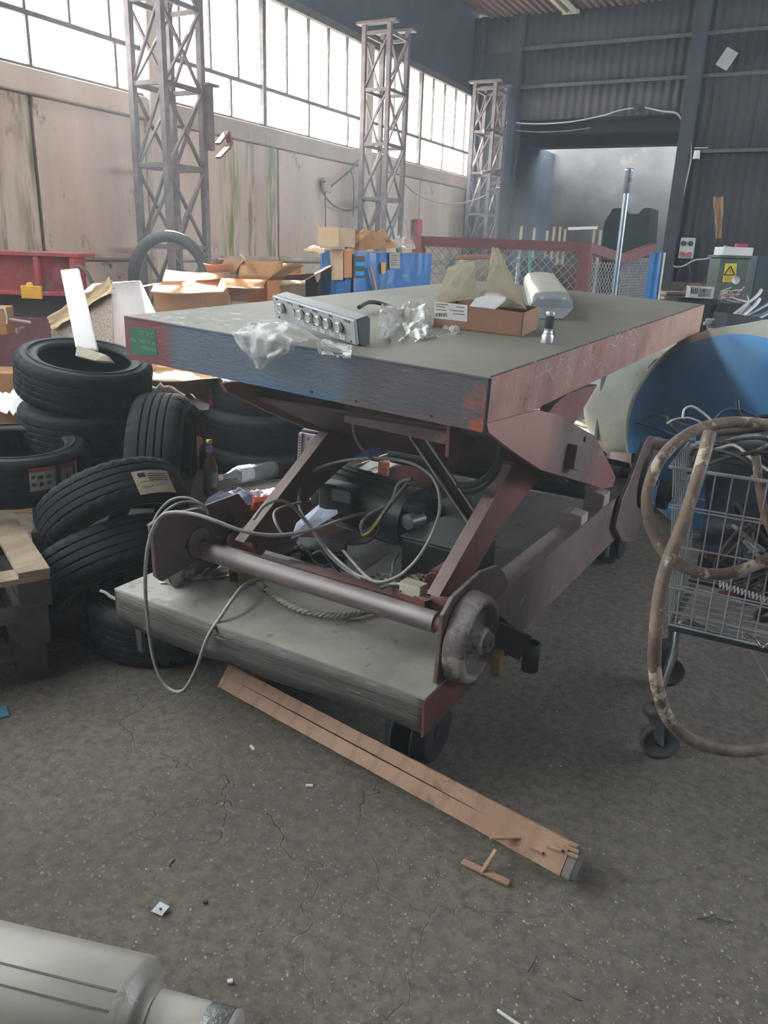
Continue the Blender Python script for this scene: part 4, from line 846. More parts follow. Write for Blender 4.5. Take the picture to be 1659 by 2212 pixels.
# ------------------------------------------------------------------ shopping cart full of cables
B0 = P(1444, 1348, z=.47); B1 = P(1659, 1398, z=.47); k1 = (B1 - B0); k1.z = 0; k1.normalize(); k2 = Vector((-k1.y, k1.x, 0))
def K(a, b, z): return Vector((B0.x, B0.y, 0)) + k1 * a + k2 * b + ZZ * z
wire_m = M('wire_zinc', 'a7abaf', '8a8f94', 9, .4, .25, bump=0); chrome = M('chrome', 'b5b9bd', '9a9ea3', 6, .2, .9, bump=0)
cart = thing('shopping_cart', 'wire shopping cart on castors heaped with old cables', 'cart', K(.4, .25, 0))
CL, CD, ZR = .85, .5, 1.0
def fl(z): return (z - .47) * .12
for z, r in ((.47, .004), (.515, .003), (.60, .003), (.61, .003), (.74, .003), (.86, .003), (.87, .003), (.985, .006)):
    f = fl(z); MB().tube([K(-f, -f, z), K(CL + f, -f, z), K(CL + f, CD + f, z), K(-f, CD + f, z)], r, 6, closed=True, smooth=False).build('basket_ring', wire_m, cart)
for i in range(19):
    a = .02 + i * .045; MB().tube([K(a, 0, .47), K(a, -fl(.985), .985)], .0026, 5).build('basket_wire', wire_m, cart)
    MB().tube([K(a, CD, .47), K(a, CD + fl(.985), .985)], .0026, 5).build('basket_wire', wire_m, cart)
for i in range(11):
    b = .02 + i * .046; MB().tube([K(0, b, .47), K(-fl(.985), b, .985)], .0026, 5).build('basket_wire', wire_m, cart)
    MB().tube([K(0, b, .47), K(CL, b, .47)], .0026, 5).build('floor_wire', wire_m, cart)
MB().tube(smooth_pts([K(.22, -.004, .50), K(.25, -.004, .485), K(.27, -.004, .465), K(.285, -.004, .485), K(.31, -.004, .50)], 3), .003, 6).build('latch_wire', chrome, cart)
MB().box(K(.58, -.085, .955), (.56, .02, .05), rot3(k1, k2, ZZ)).build('handle_band', M('violet_plastic', '3d3f6b', '34365a', 6, .5), cart, bevel=.006)
cp_ = P(1412, 1600, d=2.34); cx = Vector((-.213, 2.385, 0)); leg0 = K(.03, .05, .46)
MB().tube(smooth_pts([K(.10, .06, .45), leg0, (leg0 + cx + ZZ * .2) / 2 + ZZ * .03, cx + Vector((-.02, 0, .185))], 4), .0125, 12).build('leg', chrome, cart)
MB().tube(smooth_pts([K(.8, .45, .45), K(.82, .47, .3), K(.84, .48, .18)], 4), .0125, 12).build('leg', chrome, cart)
MB().tube(smooth_pts([K(.02, .45, .45), K(-.02, .47, .3), K(-.03, .48, .18)], 4), .0125, 12).build('leg', chrome, cart)
MB().tube(smooth_pts([K(.8, .02, .45), K(.82, 0, .3), K(.84, -.02, .18)], 4), .0125, 12).build('leg', chrome, cart)
MB().beam(K(.0, .02, .455), K(.85, .02, .455), .02, .02).beam(K(0, .46, .455), K(.85, .46, .455), .02, .02).build('chassis_bar', dark_steel, cart)
rub = M('castor_grey', '5a5d5f', '46494b', 9, .6); 
for i, cxx in enumerate((cx, K(.84, .48, 0), K(-.03, .48, 0), K(.84, -.02, 0))):
    hd = cxx + Vector((-.02, 0, .165)) if i == 0 else cxx + ZZ * .165
    yw = Vector((.35, -.94, 0)).normalized(); wd = Vector((yw.y * -1, yw.x, 0))
    MB().lathe([(0, .02), (.03, .02), (.038, .012), (.038, -.008), (.03, -.014), (0, -.014)], hd, ZZ, 24).build('castor_housing', rub, cart)
    wc = Vector((cxx.x + .01, cxx.y, .0635))
    w_ = MB().lathe([(.0, .012), (.048, .012), (.05, .015), (.0625, .013), (.0635, .008), (.0635, -.008), (.0625, -.013), (.05, -.015), (.048, -.012), (0, -.012)], wc, yw, 36).build('castor_wheel', rub, cart)
    MB().cyl(wc - yw * .017, wc + yw * .017, .016, 16).build('hub', dark_steel, w_)
    for sg in (-1, 1): MB().prism([hd + Vector((-.025, 0, -.01)) + yw * .018 * sg, hd + Vector((.03, 0, -.01)) + yw * .018 * sg, wc + Vector((.012, 0, -.008)) + yw * .018 * sg, wc + Vector((-.014, 0, .0)) + yw * .018 * sg], yw * .003 * sg).build('fork', rub, cart)
hose_m = M('dirty_hose', '8a7868', '5f5047', 9, .7, bump=.4, bs=60, spot='b9ae9c', thr=.56, ss=11, stretch=(1, 1, 1))
def zc(pl): return [P(x, y, d=d_) for x, y, d_ in pl]
cable('hose', zc(((1700, 925, 2.35), (1640, 915, 2.3), (1580, 912, 2.28), (1530, 920, 2.25), (1485, 938, 2.22), (1440, 975, 2.2), (1410, 1025, 2.2), (1397, 1080, 2.2), (1407, 1140, 2.2), (1440, 1198, 2.2), (1485, 1228, 2.22), (1540, 1240, 2.22), (1600, 1232, 2.22), (1670, 1203, 2.25))), .0165, hose_m, None, 'dirty brown hose looping down beside the cart basket and across its front', 'hose', n=12)
cable('hose', zc(((1533, 935, 2.15), (1520, 985, 2.13), (1495, 1070, 2.1), (1468, 1150, 2.08), (1440, 1220, 2.06), (1424, 1290, 2.05), (1416, 1370, 2.06), (1414, 1440, 2.1), (1426, 1510, 2.13), (1452, 1565, 2.18), (1500, 1602, 2.22), (1560, 1619, 2.27), (1620, 1622, 2.32), (1690, 1608, 2.38))), .018, hose_m, None, 'peeling cream and brown hose hanging from the cart down to the floor', 'hose', n=12)
cable('hose', zc(((1633, 985, 2.2), (1642, 1060, 2.2), (1655, 1120, 2.2), (1680, 1180, 2.2))), .012, hose_m, None, 'brown hose end hanging at the right edge of the cart', 'hose')
for i, pl_ in enumerate((((1372, 912, 2.5), (1420, 925, 2.5), (1470, 945, 2.45), (1500, 955, 2.4)), ((1388, 905, 2.5), (1405, 898, 2.5), (1430, 898, 2.5), (1470, 915, 2.45), (1520, 930, 2.4)), ((1440, 900, 2.45), (1455, 925, 2.4), (1470, 940, 2.4)), ((1475, 905, 2.4), (1478, 885, 2.4), (1495, 878, 2.4), (1520, 893, 2.4), (1540, 912, 2.4)), ((1545, 905, 2.5), (1565, 888, 2.5), (1590, 884, 2.5), (1620, 893, 2.5), (1640, 905, 2.5)), ((1592, 865, 2.5), (1594, 885, 2.5), (1602, 902, 2.5)), ((1440, 915, 2.4), (1460, 905, 2.4), (1490, 903, 2.4), (1520, 915, 2.4)))):
    cable('cable', zc(pl_), [.0035, .004, .004, .0035, .005, .006, .003][i], [M('cable_navy', '26406a', '1d2f50', 9, .4), cab_black, cab_black, white_pl, M('cable_blue_grey', '3e4c66', rough=.4), cab_black, white_pl][i], None, ['navy cable end pointing left out of the cart', 'thin black cable arching left out of the cart', 'short black cable bent over the cart rim', 'white cable hoop standing up from the cart load', 'blue grey cable hump on the right of the cart load', 'stub of black cable sticking up from the cart', 'thin white wire curl at the left of the cart load'][i], 'cable')
drape('added_dark_sheet', 'dark navy sheet added at the back of the cart to darken its inside', [K(.02, .47, .5), K(.84, .47, .5), K(.86, .5, .96), K(.0, .5, .96)], M('navy_sheet', '1e2a44', '262b38', 3, .35, bump=.3), .02, 5)  # dark sheet added to paint the gloom inside the basket
rnd = random.Random(11); tang = [cab_black, M('cable_dark2', '3a3c44', '2c2e34', 9, .5), M('cable_smoke', '5b5d63', '484a50', 9, .3), M('cable_brown', '4a3b34', rough=.6), wire_m]
t = thing('cable_tangle', 'dense tangle of dark cables heaped on top of the cart', 'cables', K(.35, .2, .9))
for k in range(46):
    a, b = rnd.uniform(.0, .75), rnd.uniform(.0, .45); ln = rnd.uniform(.1, .3); an = rnd.uniform(-.5, .5); z = rnd.uniform(.93, 1.07) + .03 * math.sin(a * 5)
    pts = [K(min(max(a + ln * math.cos(an) * s_, -.02), .9), min(max(b + ln * math.sin(an) * s_ + rnd.uniform(-.05, .05), -.03), .5), max(.9, z + rnd.uniform(-.03, .035) - abs(s_) * .05)) for s_ in (-1, -.5, 0, .5, 1)]
    MB().tube(smooth_pts(pts, 4), rnd.uniform(.004, .011), 7).build('cable', tang[k % 5], t)
for k in range(30):
    a, b = rnd.uniform(.1, .7), rnd.uniform(.08, .42); z = rnd.uniform(.5, .9)
    pts = [K(min(max(a + rnd.uniform(-.2, .2), .03), .8), min(max(b + rnd.uniform(-.15, .15), .04), .45), min(max(z + rnd.uniform(-.15, .15), .485), .92)) for s_ in range(5)]
    MB().tube(smooth_pts(pts, 4), rnd.uniform(.004, .012), 7).build('cable', tang[(k * 3) % 5] if k % 6 else M('cable_red', '7a3a34', rough=.5), t)
sp0, sp1 = K(.12, .03, .625), K(.36, .03, .59); n = 260; sdn = (sp1 - sp0).normalized(); e1 = sdn.orthogonal().normalized(); e2 = sdn.cross(e1)
MB().tube([sp0.lerp(sp1, i / n) + (e1 * math.cos(i * .55) + e2 * math.sin(i * .55)) * .009 for i in range(n)], .0022, 5).build('coil_spring', white_pl, None, 'pale coil spring lying inside the cart', 'spring')
c = K(.44, .06, 1.02); MB().tube([c, c + k1 * .03 + ZZ * .01, c + k1 * .09 + ZZ * .055], [.016, .018, .02], 14).build('pipe_stub', M('stub_grey', '7a7c7e', '66686a', 9, .35, .2), None, 'rounded grey pipe stub poking out of the cart load', 'pipe')
drape('plastic_bag', 'clear plastic bag lying over the cables at the right of the cart', [K(.3, -.05, 1.02), K(.8, -.05, 1.03), K(.8, .3, 1.1), K(.3, .3, 1.08)], film, .02, 8)
for k in range(3): MB().cyl(K(.52 + .03 * k, -.03, 1.05), K(.53 + .03 * k, -.03, 1.08), .007, 10).build('connector', white_pl, None, ['left', 'middle', 'right'][k] + ' of the three small white connectors on the cart load', 'connector', 'white connectors on the cart')
cable('cable', [K(.2, .1, .46), K(.3, .15, .3), K(.42, .1, .15), K(.5, .02, .03)], .0016, white_pl, None, 'thin white wire hanging below the cart', 'wire')
# ------------------------------------------------------------------ on the table top
gm = M('panel_grey', 'a9adaf', '9da1a4', 6, .45, .1, bump=.05); gd = M('panel_dark', '3d4750', '36404a', 6, .5, bump=.1)
BRp = PT(773, 748) + TZ * .004; BLp = PT(598, 703) + TZ * .028; L1 = (BRp - BLp); ln = L1.length; L1.normalize(); upv = (TZ * .97 - L1.cross(TZ) * -.22); upv = (upv - L1 * upv.dot(L1)).normalized(); nrm = L1.cross(upv).normalized()
if nrm.dot(FW) > 0: nrm = -nrm
t = thing('control_panel', 'grey control box with a row of seven round buttons and scribbled labels', 'control box', (BLp + BRp) / 2)
rt = rot3(L1, -nrm, upv); hh = .082; cc = (BLp + BRp) / 2 + upv * hh / 2
MB().box(cc, (ln, .012, hh), rt).build('face_plate', gm, t, bevel=.002)
MB().prism([BLp + upv * .002 - nrm * .007, BLp + upv * hh - nrm * .007, BLp + upv * hh - nrm * .05, BLp + upv * (hh - .01) - nrm * .062, BLp - upv * .012 - nrm * .05, BLp - upv * .012 - nrm * .02], L1 * (ln - .0)).build('housing', gd, t, bevel=.002)
MB().box(cc + upv * (hh / 2 - .001) - nrm * .03, (ln * .98, .045, .003), rt).build('top_cover', gm, t)
btn = [.13, .27, .38, .49, .60, .71, .84]; ringm = M('button_ring', 'c9c9c6', 'aeb0ae', 9, .3, .5, bump=0); lens = M('button_lens', '9fa3a3', 'b4b6b4', 9, .35, bump=.02)
for i, f in enumerate(btn):
    p = BLp + L1 * ln * f + upv * (.048 if i not in (0,) else .05) + nrm * .006; r = .0165
    bt = MB().cyl(p, p + nrm * (.006 if i == 1 else .014), r if i != 1 else .012, 22).build('button', lens if i == 1 else dark_steel, t)
    if i != 1:
        MB().lathe([(r * .78, .014), (r * .8, .017), (r, .017), (r + .001, .012), (r + .001, .006)], p, nrm, 26).build('ring', ringm, bt); MB().cyl(p + nrm * .013, p + nrm * .0155, r * .8, 20).build('lens', lens, bt)
for i, f in enumerate((.40, .52, .62, .73, .85)):
    p = BLp + L1 * ln * f + upv * .017 + nrm * .0066; sg = MB().box(p, (.026, .0008, .021), rt).build('label_plate', white_pl, t)
    for k in range(2): MB().box(p + upv * (.004 - .007 * k) + nrm * .0006, (.014 - .004 * k, .0005, .0018), rt).build('print', ink, sg)
for f, z in ((.06, .9), (.06, .1), (.945, .9), (.945, .1)):
    p = BLp + L1 * ln * f + upv * hh * z + nrm * .006; MB().cyl(p, p + nrm * .0015, .004, 12).build('screw', dark_steel, t)
for s_, f in (('Presa', .27), ('Lamp.', .42), ('Anal.', .58), ('Sob.', .76), ('Vac.', .93)):
    text('handwriting', s_, BLp + L1 * ln * f + upv * .078 + nrm * .0064, -L1, -upv, .015, ink, t, .0003)
bag = M('bag_film', 'e6e8e6', 'd3d7d6', 8, .25, bump=.3, bs=30, alpha=.46, spec=.9)
BGc = (BLp - TN).dot(TX)
def bagfn(u, v):
    w_ = .155 * (1 - .75 * max(0, v - .55) / .45) if v > .55 else .13 + .045 * v
    x = BGc + .25 + (u - .5) * w_ * 1.9 - .05 * v; q = Vector((u * 4.2, v * 4.5, 3.7)); k = noise.turbulence(q, 2, True) * .03
    path = ((.05, .055), (.0, .06), (-.035, .035), (-.04, -.03), (-.02, -.085)); f = v * 4; a = min(int(f), 3); f -= a
    yy = path[a][0] * (1 - f) + path[a + 1][0] * f; zz = path[a][1] * (1 - f) + path[a + 1][1] * f; e = math.sin(math.pi * u)
    return TN + TX * x + TY * (yy - .012 - k - .02 * e) + TZ * (zz * (.35 + .65 * e) + k * .8 if zz > 0 else zz * (.6 + .4 * e) - k * .2)
MB().grid(bagfn, 30, 30, True).build('plastic_bag', bag, None, 'crinkled clear bag hanging over the table edge under the control box', 'plastic')
drape('plastic_bag', 'flattened corner of clear film under the middle of the control box', [PT(680, 735) + TZ * .01, PT(760, 755) + TZ * .01, PT(755, 775) + TZ * .002, PT(690, 765) + TZ * .004], bag, .01, 15, sharp=9)
drape('plastic_bag', 'crumpled clear bag between the control box and the cardboard box', [PT(820, 700) + TZ * .07, PT(915, 680) + TZ * .07, PT(925, 735) + TZ * .01, PT(818, 745) + TZ * .005], bag, .024, 22, sharp=8, n=34)
drape('plastic_bag', 'flat tail of clear film lying in front of the cardboard box', [PT(905, 700) + TZ * .05, PT(960, 700) + TZ * .03, PT(1003, 720) + TZ * .003, PT(905, 738) + TZ * .003], bag, .016, 31, sharp=8)
cable('cable', [PT(775, 680) + TZ * .03, PT(800, 670) + TZ * .035, PT(840, 672) + TZ * .02, PT(870, 690) + TZ * .015], .009, black, None, 'thick black cable end beside the control box', 'cable')
# cardboard box with raised flaps
q0, q1 = PT(936, 706), PT(1126, 728); e1 = (q1 - q0).normalized(); e2 = TZ.cross(e1); wb_ = (q1 - q0).length; hb = .088; dp = .25
t = thing('cardboard_box', 'brown cardboard box with torn raised flaps and white label, on the table', 'box', (q0 + q1) / 2)
card_t = M('carton_brown', '977058', '86624d', 4, .75, bump=.08, spot='8a6244', thr=.66, ss=7)
MB().prism([q0, q1, q1 + TZ * hb, q0 + TZ * (hb + .005)], e2 * .004).build('side', card_t, t)
MB().prism([q0 + e2 * dp, q1 + e2 * dp, q1 + e2 * dp + TZ * hb, q0 + e2 * dp + TZ * hb], e2 * .004).build('side', card_t, t)
for q in (q0, q1 - e1 * .004): MB().prism([q, q + e2 * dp, q + e2 * dp + TZ * hb, q + TZ * hb], e1 * .004).build('side', card_t, t)
MB().prism([q0, q1, q1 + e2 * dp, q0 + e2 * dp], TZ * .004).build('base', card_in, t)
pale = M('flap_pale', 'a59d88', '928a76', 7, .8, bump=.3, bs=40); d0 = (q0 - CAM).dot(FW)
def flapx(pl, mt=pale, nm='flap', amp=.012, sd=1):
    pts = [P(x, y, d=d_) for x, y, d_ in pl]
    o_ = drape(nm, None, pts, mt, .0035, sd, 9, None, t, 5); sm2 = o_.modifiers.new('thickness', 'SOLIDIFY'); sm2.thickness = .003; o_.data.polygons.foreach_set('use_smooth', [False] * len(o_.data.polygons)); return o_
flapx(((940, 655, d0), (1030, 645, d0 + .02), (1024, 563, d0 + .08), (968, 577, d0 + .1)), sd=2)
flapx(((1052, 615, d0 + .03), (1137, 668, d0 - .0), (1078, 535, d0 + .15), (1062, 534, d0 + .16)), sd=4)
flapx(((1060, 660, d0 + .1), (1137, 668, d0 + .02), (1122, 615, d0 + .25), (1052, 600, d0 + .2)), sd=9)
flapx(((985, 560, d0 + .25), (1090, 560, d0 + .28), (1088, 548, d0 + .3), (987, 551, d0 + .3)), card_t, sd=5)
MB().prism([q0 + e1 * .13 + e2 * .03 + TZ * (hb - .01), q0 + e1 * .22 + e2 * .03 + TZ * (hb - .01), q0 + e1 * .24 + e2 * .2 + TZ * (hb + .03), q0 + e1 * .12 + e2 * .2 + TZ * (hb + .03)], TZ * .012).build('foam_inlay', white_pl, t)
def onface(px, py, out=.001):
    r = ray(px, py); nn = e2; return CAM + r * ((q0 - e2 * out - CAM).dot(nn) / r.dot(nn))
lb = MB().prism([onface(939, 651), onface(1010, 659), onface(1009, 695), onface(938, 687)], -e2 * .0006).build('label', paper, t)
for k, (x, y, w2) in enumerate(((942, 656, 26), (942, 661, 20), (985, 662, 18), (978, 670, 24), (978, 677, 26), (942, 668, 22))): MB().prism([onface(x, y, .002), onface(x + w2, y + 2, .002), onface(x + w2, y + 3.5, .002), onface(x, y + 1.5, .002)], -e2 * .0004).build('print', ink, lb)
for k in range(10): MB().prism([onface(940 + 2.6 * k, 676, .002), onface(941 + 2.6 * k + (k % 2) * .7, 676.3, .002), onface(941 + 2.6 * k + (k % 2) * .7, 684, .002), onface(940 + 2.6 * k, 684, .002)], -e2 * .0004).build('bar', ink, lb)
text('lettering', 'CE', onface(971, 671, .002), e1, TZ, .009, ink, lb, .0003)
text('lettering', 'PULL', onface(1008, 722, .001), e1, TZ, .024, M('print_grey', '4c4038', bump=0), t, .0003)
# lamp housing
n0, n1 = PT(1140, 690), PT(1236, 690); far = PT(1120, 622); e1 = (n1 - n0).normalized(); mid = (n0 + n1) / 2; fx = PT(1163, 628); e2 = (fx - mid); Ln = e2.length; e2.normalize(); wl_ = (n1 - n0).length / 2
t = thing('lamp_housing', 'long cream weatherproof lamp housing with clear cover lying on the table', 'lamp', mid)
def sec(u, sc=1.0, top=1.0):
    o = mid + e2 * u; w_ = wl_ * sc
    return [o - e1 * w_ * .6 + TZ * .004, o + e1 * w_ * .6 + TZ * .004, o + e1 * w_ * .9 + TZ * .035, o + e1 * w_ + TZ * .05, o - e1 * w_ + TZ * .05, o - e1 * w_ * .9 + TZ * .035]
def sec2(u, sc=1.0, tp=1.0):
    o = mid + e2 * u; w_ = wl_ * sc
    return [o - e1 * w_ + TZ * .05, o + e1 * w_ + TZ * .05, o + e1 * w_ * .95 + TZ * (.05 + .03 * tp), o + e1 * w_ * .75 + TZ * (.05 + .055 * tp), o + e1 * w_ * .35 + TZ * (.05 + .062 * tp), o - e1 * w_ * .35 + TZ * (.05 + .062 * tp), o - e1 * w_ * .75 + TZ * (.05 + .055 * tp), o - e1 * w_ * .95 + TZ * (.05 + .03 * tp)]
def loft(secs):
    m = MB(); n = len(secs[0]); vs = [p for s_ in secs for p in s_]; fs = [(i * n + k, i * n + (k + 1) % n, (i + 1) * n + (k + 1) % n, (i + 1) * n + k) for i in range(len(secs) - 1) for k in range(n)]
    m.add(vs, fs, True); m.add(secs[0], [list(range(n))[::-1]]); m.add(secs[-1], [list(range(n))]); return m
cover = M('diffuser_cream', 'c5c6b8', 'b3b5a6', 5, .35, bump=.05)
loft([sec(0, .92), sec(.02), sec(Ln - .02), sec(Ln, .92)]).build('tray', M('tray_grey', 'a7aaa8', '989c9b', 6, .5), t)
loft([sec2(-.004, .96, .6), sec2(.02, .99, .9), sec2(.09, 1, 1)]).build('end_cap', M('clear_cap', 'b5bdc0', 'a3acb0', 6, .1, alpha=.6, bump=.02), t)
loft([sec2(.09, .99, .99), sec2(Ln - .05, .99, 1), sec2(Ln - .01, .9, .75)]).build('diffuser', cover, t)
MB().lathe([(0, .006), (.006, .006), (.008, .002), (.014, .002), (.016, 0)], mid - e2 * .001 + TZ * .025 - e1 * .02, -e2, 24).build('cable_entry', gm, t)
for k in (-1, 1): MB().box(mid + e1 * wl_ * .5 * k + TZ * .085 - e2 * .0, (.018, .006, .022), rot3(e1, e2, TZ)).build('clip', white_pl, t)
# torch
b0 = PT(1181, 741); t = thing('torch', 'silver hand torch with black grip standing on its head', 'torch', b0); alu = M('aluminium', 'c9cbcc', 'b6b9ba', 9, .35, .35, bump=0)
MB().lathe([(.0, 0), (.0205, 0), (.022, .003), (.021, .006), (.022, .009), (.021, .012), (.022, .024), (.0185, .031), (.0165, .034), (.0175, .036), (.0165, .039), (.0145, .044)], b0, TZ, 32).build('head', alu, t)
MB().lathe([(.0145, .044), (.0155, .046), (.0155, .052)], b0, TZ, 28).build('neck_ring', alu, t)
MB().lathe([(.015, .051), (.0158, .053), (.0158, .094), (.015, .096)], b0, TZ, 28).build('grip', M('grip', '202228', '2a2c33', 90, .7, bump=.6, bs=300), t)
MB().lathe([(.015, .096), (.016, .098), (.016, .106), (.014, .111), (0, .112)], b0, TZ, 28).build('tail_cap', alu, t)
# ------------------------------------------------------------------ far clutter behind the table
eps = M('foam_white', 'f2f2f0', 'e9e9e7', 9, .8, bump=.1)
bs = eps.node_tree.nodes['Principled BSDF']; bs.inputs['Subsurface Weight'].default_value = 1; bs.inputs['Subsurface Radius'].default_value = (1, 1, 1); bs.inputs['Subsurface Scale'].default_value = .06
# foam board in the tyre
t = thing('foam_board', 'bright white foam board standing slanted in the top tyre, broken foot', 'foam board', P(200, 770, d=3.6))
MB().prism([P(130, 583, d=3.85), P(168, 579, d=3.85), P(210, 756, d=3.62), P(163, 750, d=3.62)], (FW - UP * .1) * .022).build('board', eps, t, bevel=.002)
MB().prism([P(166, 746, d=3.56), P(228, 766, d=3.53), P(240, 781, d=3.53), P(205, 779, d=3.53), P(162, 768, d=3.56)], FW * .05 + UP * .0).build('foot', M('foam_dirty', 'c2bba9', 'a89c88', 14, .8), t, bevel=.002)
# insulated box
foil = M('bubble_foil', 'b7a89a', '8f8278', 60, .35, .5, bump=1.0, bs=70)
t = thing('insulated_box', 'tilted box lined with bubble foil, white side glowing in the sun', 'box', P(240, 760, d=4.7))
A_, B_, C_, D_ = P(240, 612, d=4.55), P(108, 700, d=5.0), P(120, 800, d=5.0), P(245, 800, d=4.45); E_, F_, G_ = P(302, 606, d=5.0), P(342, 690, d=4.95), P(345, 800, d=4.8)
MB().prism([A_, B_, C_, D_], FW * .012).build('foil_side', foil, t)
MB().prism([A_ + Vector((0, 0, .004)), E_, F_, G_, D_], FW * .02).build('white_side', eps, t)
top_ = MB().prism([A_, E_, P(200, 612, d=5.3), P(120, 680, d=5.3), B_], Vector((0, 0, -.01))).build('lid', eps, t)
drape('cardboard_strip', 'ragged cardboard strip along the top edge of the foil lined box', [P(238, 600, d=4.52), P(243, 628, d=4.48), P(112, 710, d=4.9), P(103, 685, d=4.95)], card_w, .02, 5, 10, 'cardboard')
# supports and cartons
def closed(label, c, size, yaw, group='closed cartons under the heap'):
    e1, e2, e3 = frame(yaw); c = Vector(c); t = thing('closed_carton', label, 'box', c, group); MB().box(c + ZZ * size[2] / 2, size, rot3(e1, e2, e3)).build('body', card, t, bevel=.003)
    MB().box(c + ZZ * (size[2] + .0008), (size[0], .05, .0012), rot3(e1, e2, e3)).build('tape', M('tape', 'b99a6c', rough=.3), t); return t
def fl0(p): return Vector((p.x, p.y, 0))
for i, (x, y, d_, sz_, yw) in enumerate(((420, 680, 5.5, (.75, .5, .98), 8), (545, 665, 6.15, (.5, .4, 1.0), -5), (640, 650, 6.3, (.6, .5, 1.1), 12), (290, 780, 5.2, (.4, .3, .6), 20))):
    closed(['large closed carton under the leftmost open carton', 'large closed carton under the middle open cartons', 'large closed carton behind the middle open cartons', 'closed carton under the foil lined box'][i], fl0(P(x, y, d=d_)), sz_, yw)
carton('open carton with a wide pale flap folded out, left of the heap', P(420, 672, d=5.4), (.48, .34, .17), 6, (95, 100, 60, 105), .5, card)
carton('small open carton with curled flap beside the lattice column', P(490, 640, d=5.9), (.22, .2, .17), -10, (20, -30, 10, 40), .5, card)
carton('orange brown open carton with front flap folded down, middle of the heap', P(545, 650, d=5.6), (.34, .28, .15), -14, (50, 100, 20, 125), .6, M('cardboard_orange', 'bd7f4c', 'ad7040', 5, .8))
carton('open carton with grey white inner flap standing up', P(610, 640, d=5.9), (.32, .28, .12), 10, (60, 45, 25, 100), .7, card_w)
carton('shallow dark open carton with a single flap raised, right of the heap', P(652, 638, d=6.1), (.3, .26, .1), -6, (30, 80, None, 70), .5, M('cardboard_dark', '6b5f58', '5a4f4a', 5, .8))
cable('foam_filling', [P(x, y, d=5.35) for x, y in ((395, 615), (410, 612), (430, 616), (450, 620), (465, 622))], .012, eps, None, 'white foam filling in the leftmost open carton', 'foam')
# kraft paper in the sun under the table
kraft = M('kraft_paper', 'c08a58', 'aa7646', 5, .8, bump=.2)
drape('kraft_paper', 'crumpled sunlit kraft paper behind the upright tyre', [P(330, 940, d=4.3), P(470, 940, d=4.4), P(470, 785, d=4.9), P(330, 785, d=4.9)], kraft, .09, 6, 26, 'paper')
crumple('kraft_paper', 'heap of crumpled brown paper beside the tyre stack', 'paper', P(440, 900, d=4.35), .5, .4, .3, kraft, 10, 9)
carton('pale carton in the sun under the table corner', P(395, 865, d=4.35), (.4, .3, .14), 15, (80, 100, 60, 80), .4, card_w)
drape('sun_patch_sheet', 'added white sheet imitating the sun patch between the left stack and the table corner', [P(322, 850, d=4.05), P(455, 888, d=4.1), P(468, 812, d=4.6), P(322, 782, d=4.6)], eps, .03, 44, 12, 'foam')  # white sheet added to paint the burnt-out sun patch on cardboard
drape('paper', 'white sunlit paper sheets at the left edge behind the lying tyre', [P(-20, 895, d=4.3), P(55, 890, d=4.3), P(50, 850, d=4.7), P(-20, 850, d=4.7)], eps, .03, 4, 10, 'paper')
closed('sunlit carton leg between the tyre stack and the left edge', fl0(P(20, 900, d=4.6)), (.6, .3, .62), 10)
# bigger black things far left: red casting
redm = M('cast_red', 'a8474a', '8f3c42', 4, .6, bump=.2, spot='7c5654', thr=.58, ss=5); redd = M('cast_red_flaked', '84555a', '6c474c', 6, .75, bump=.5, spot='a3908a', thr=.6, ss=6)
e1, e2, e3 = frame(6); rt = rot3(e1, e2, e3); O = P(165, 548, d=5.6)
def RM(a, b, z): return O - e1 * a + e2 * b + ZZ * z
t = RMT = thing('red_machine', 'big red painted cast machine body at the left edge', 'machine', RM(.45, .3, -O.z))
MB().box(RM(.45, .25, -.012), (.92, .5, .03), rt).build('top_flange', redm, t, bevel=.004)
MB().box(RM(.48, .26, -.15), (.84, .4, .25), rt).build('upper_body', redm, t)
MB().box(RM(.52, .08, -.12), (.34, .02, .14), rt).build('cover_plate', redm, t, bevel=.01)
for k in (.02, .27, .76): MB().beam(RM(k + .02, .04, -.03), RM(k + .02, .04, -.27), .035, .08, e2).build('rib', redm, t, bevel=.006)
MB().lathe([(.02, .0), (.07, .0), (.085, .04), (.085, .06)], RM(.13, .1, -.14), -e2, 26).build('bearing_bore', redd, t)
MB().box(RM(.48, .24, -.285), (.9, .48, .03), rt).build('lower_flange', redm, t, bevel=.004)
MB().box(RM(.5, .3, -.38), (.84, .4, .16), rt).build('dark_band', M('cast_dark', '4f4b50', '3d3a40', 4, .7), t)
MB().box(RM(.48, .3, (-.46 - O.z) / 2), (.82, .5, O.z - .46), rt).build('pedestal', redd, t, bevel=.005)
yb = M('yellow_paint_b', 'cf9f2a', 'bf8f22', 9, .6); c, sz_, rt2 = pxbox(45, 618, 88, 645, 5.3, .03, 0)
t = thing('yellow_bracket', 'small bright yellow bracket plate on the red machine frame', 'bracket', c); MB().box(c, sz_, rt2).build('plate', yb, t, bevel=.003); c2 = P(62, 614, d=5.3); MB().prism([P(54, 620, d=5.3), P(70, 620, d=5.3), P(66, 610, d=5.3), P(58, 610, d=5.3)], e2 * .03).build('lug', yb, t)
cable('hose', [P(x, y, d=5.4) for x, y in ((160, 580), (172, 576), (188, 590), (198, 610), (203, 625))], .014, M('hose_dk', '4a4744', rough=.6), RMT)
c, sz_, rt2 = pxbox(-20, 665, 12, 722, 5.1, .2, 10); MB().box(c, sz_, rt2).build('small_carton', card, None, 'small carton standing on the brown crate at the left edge', 'box', bevel=.003)
closed('brown crate in shadow at the left edge under the small carton', fl0(P(0, 790, d=5.15)), (.42, .3, .72), 10)
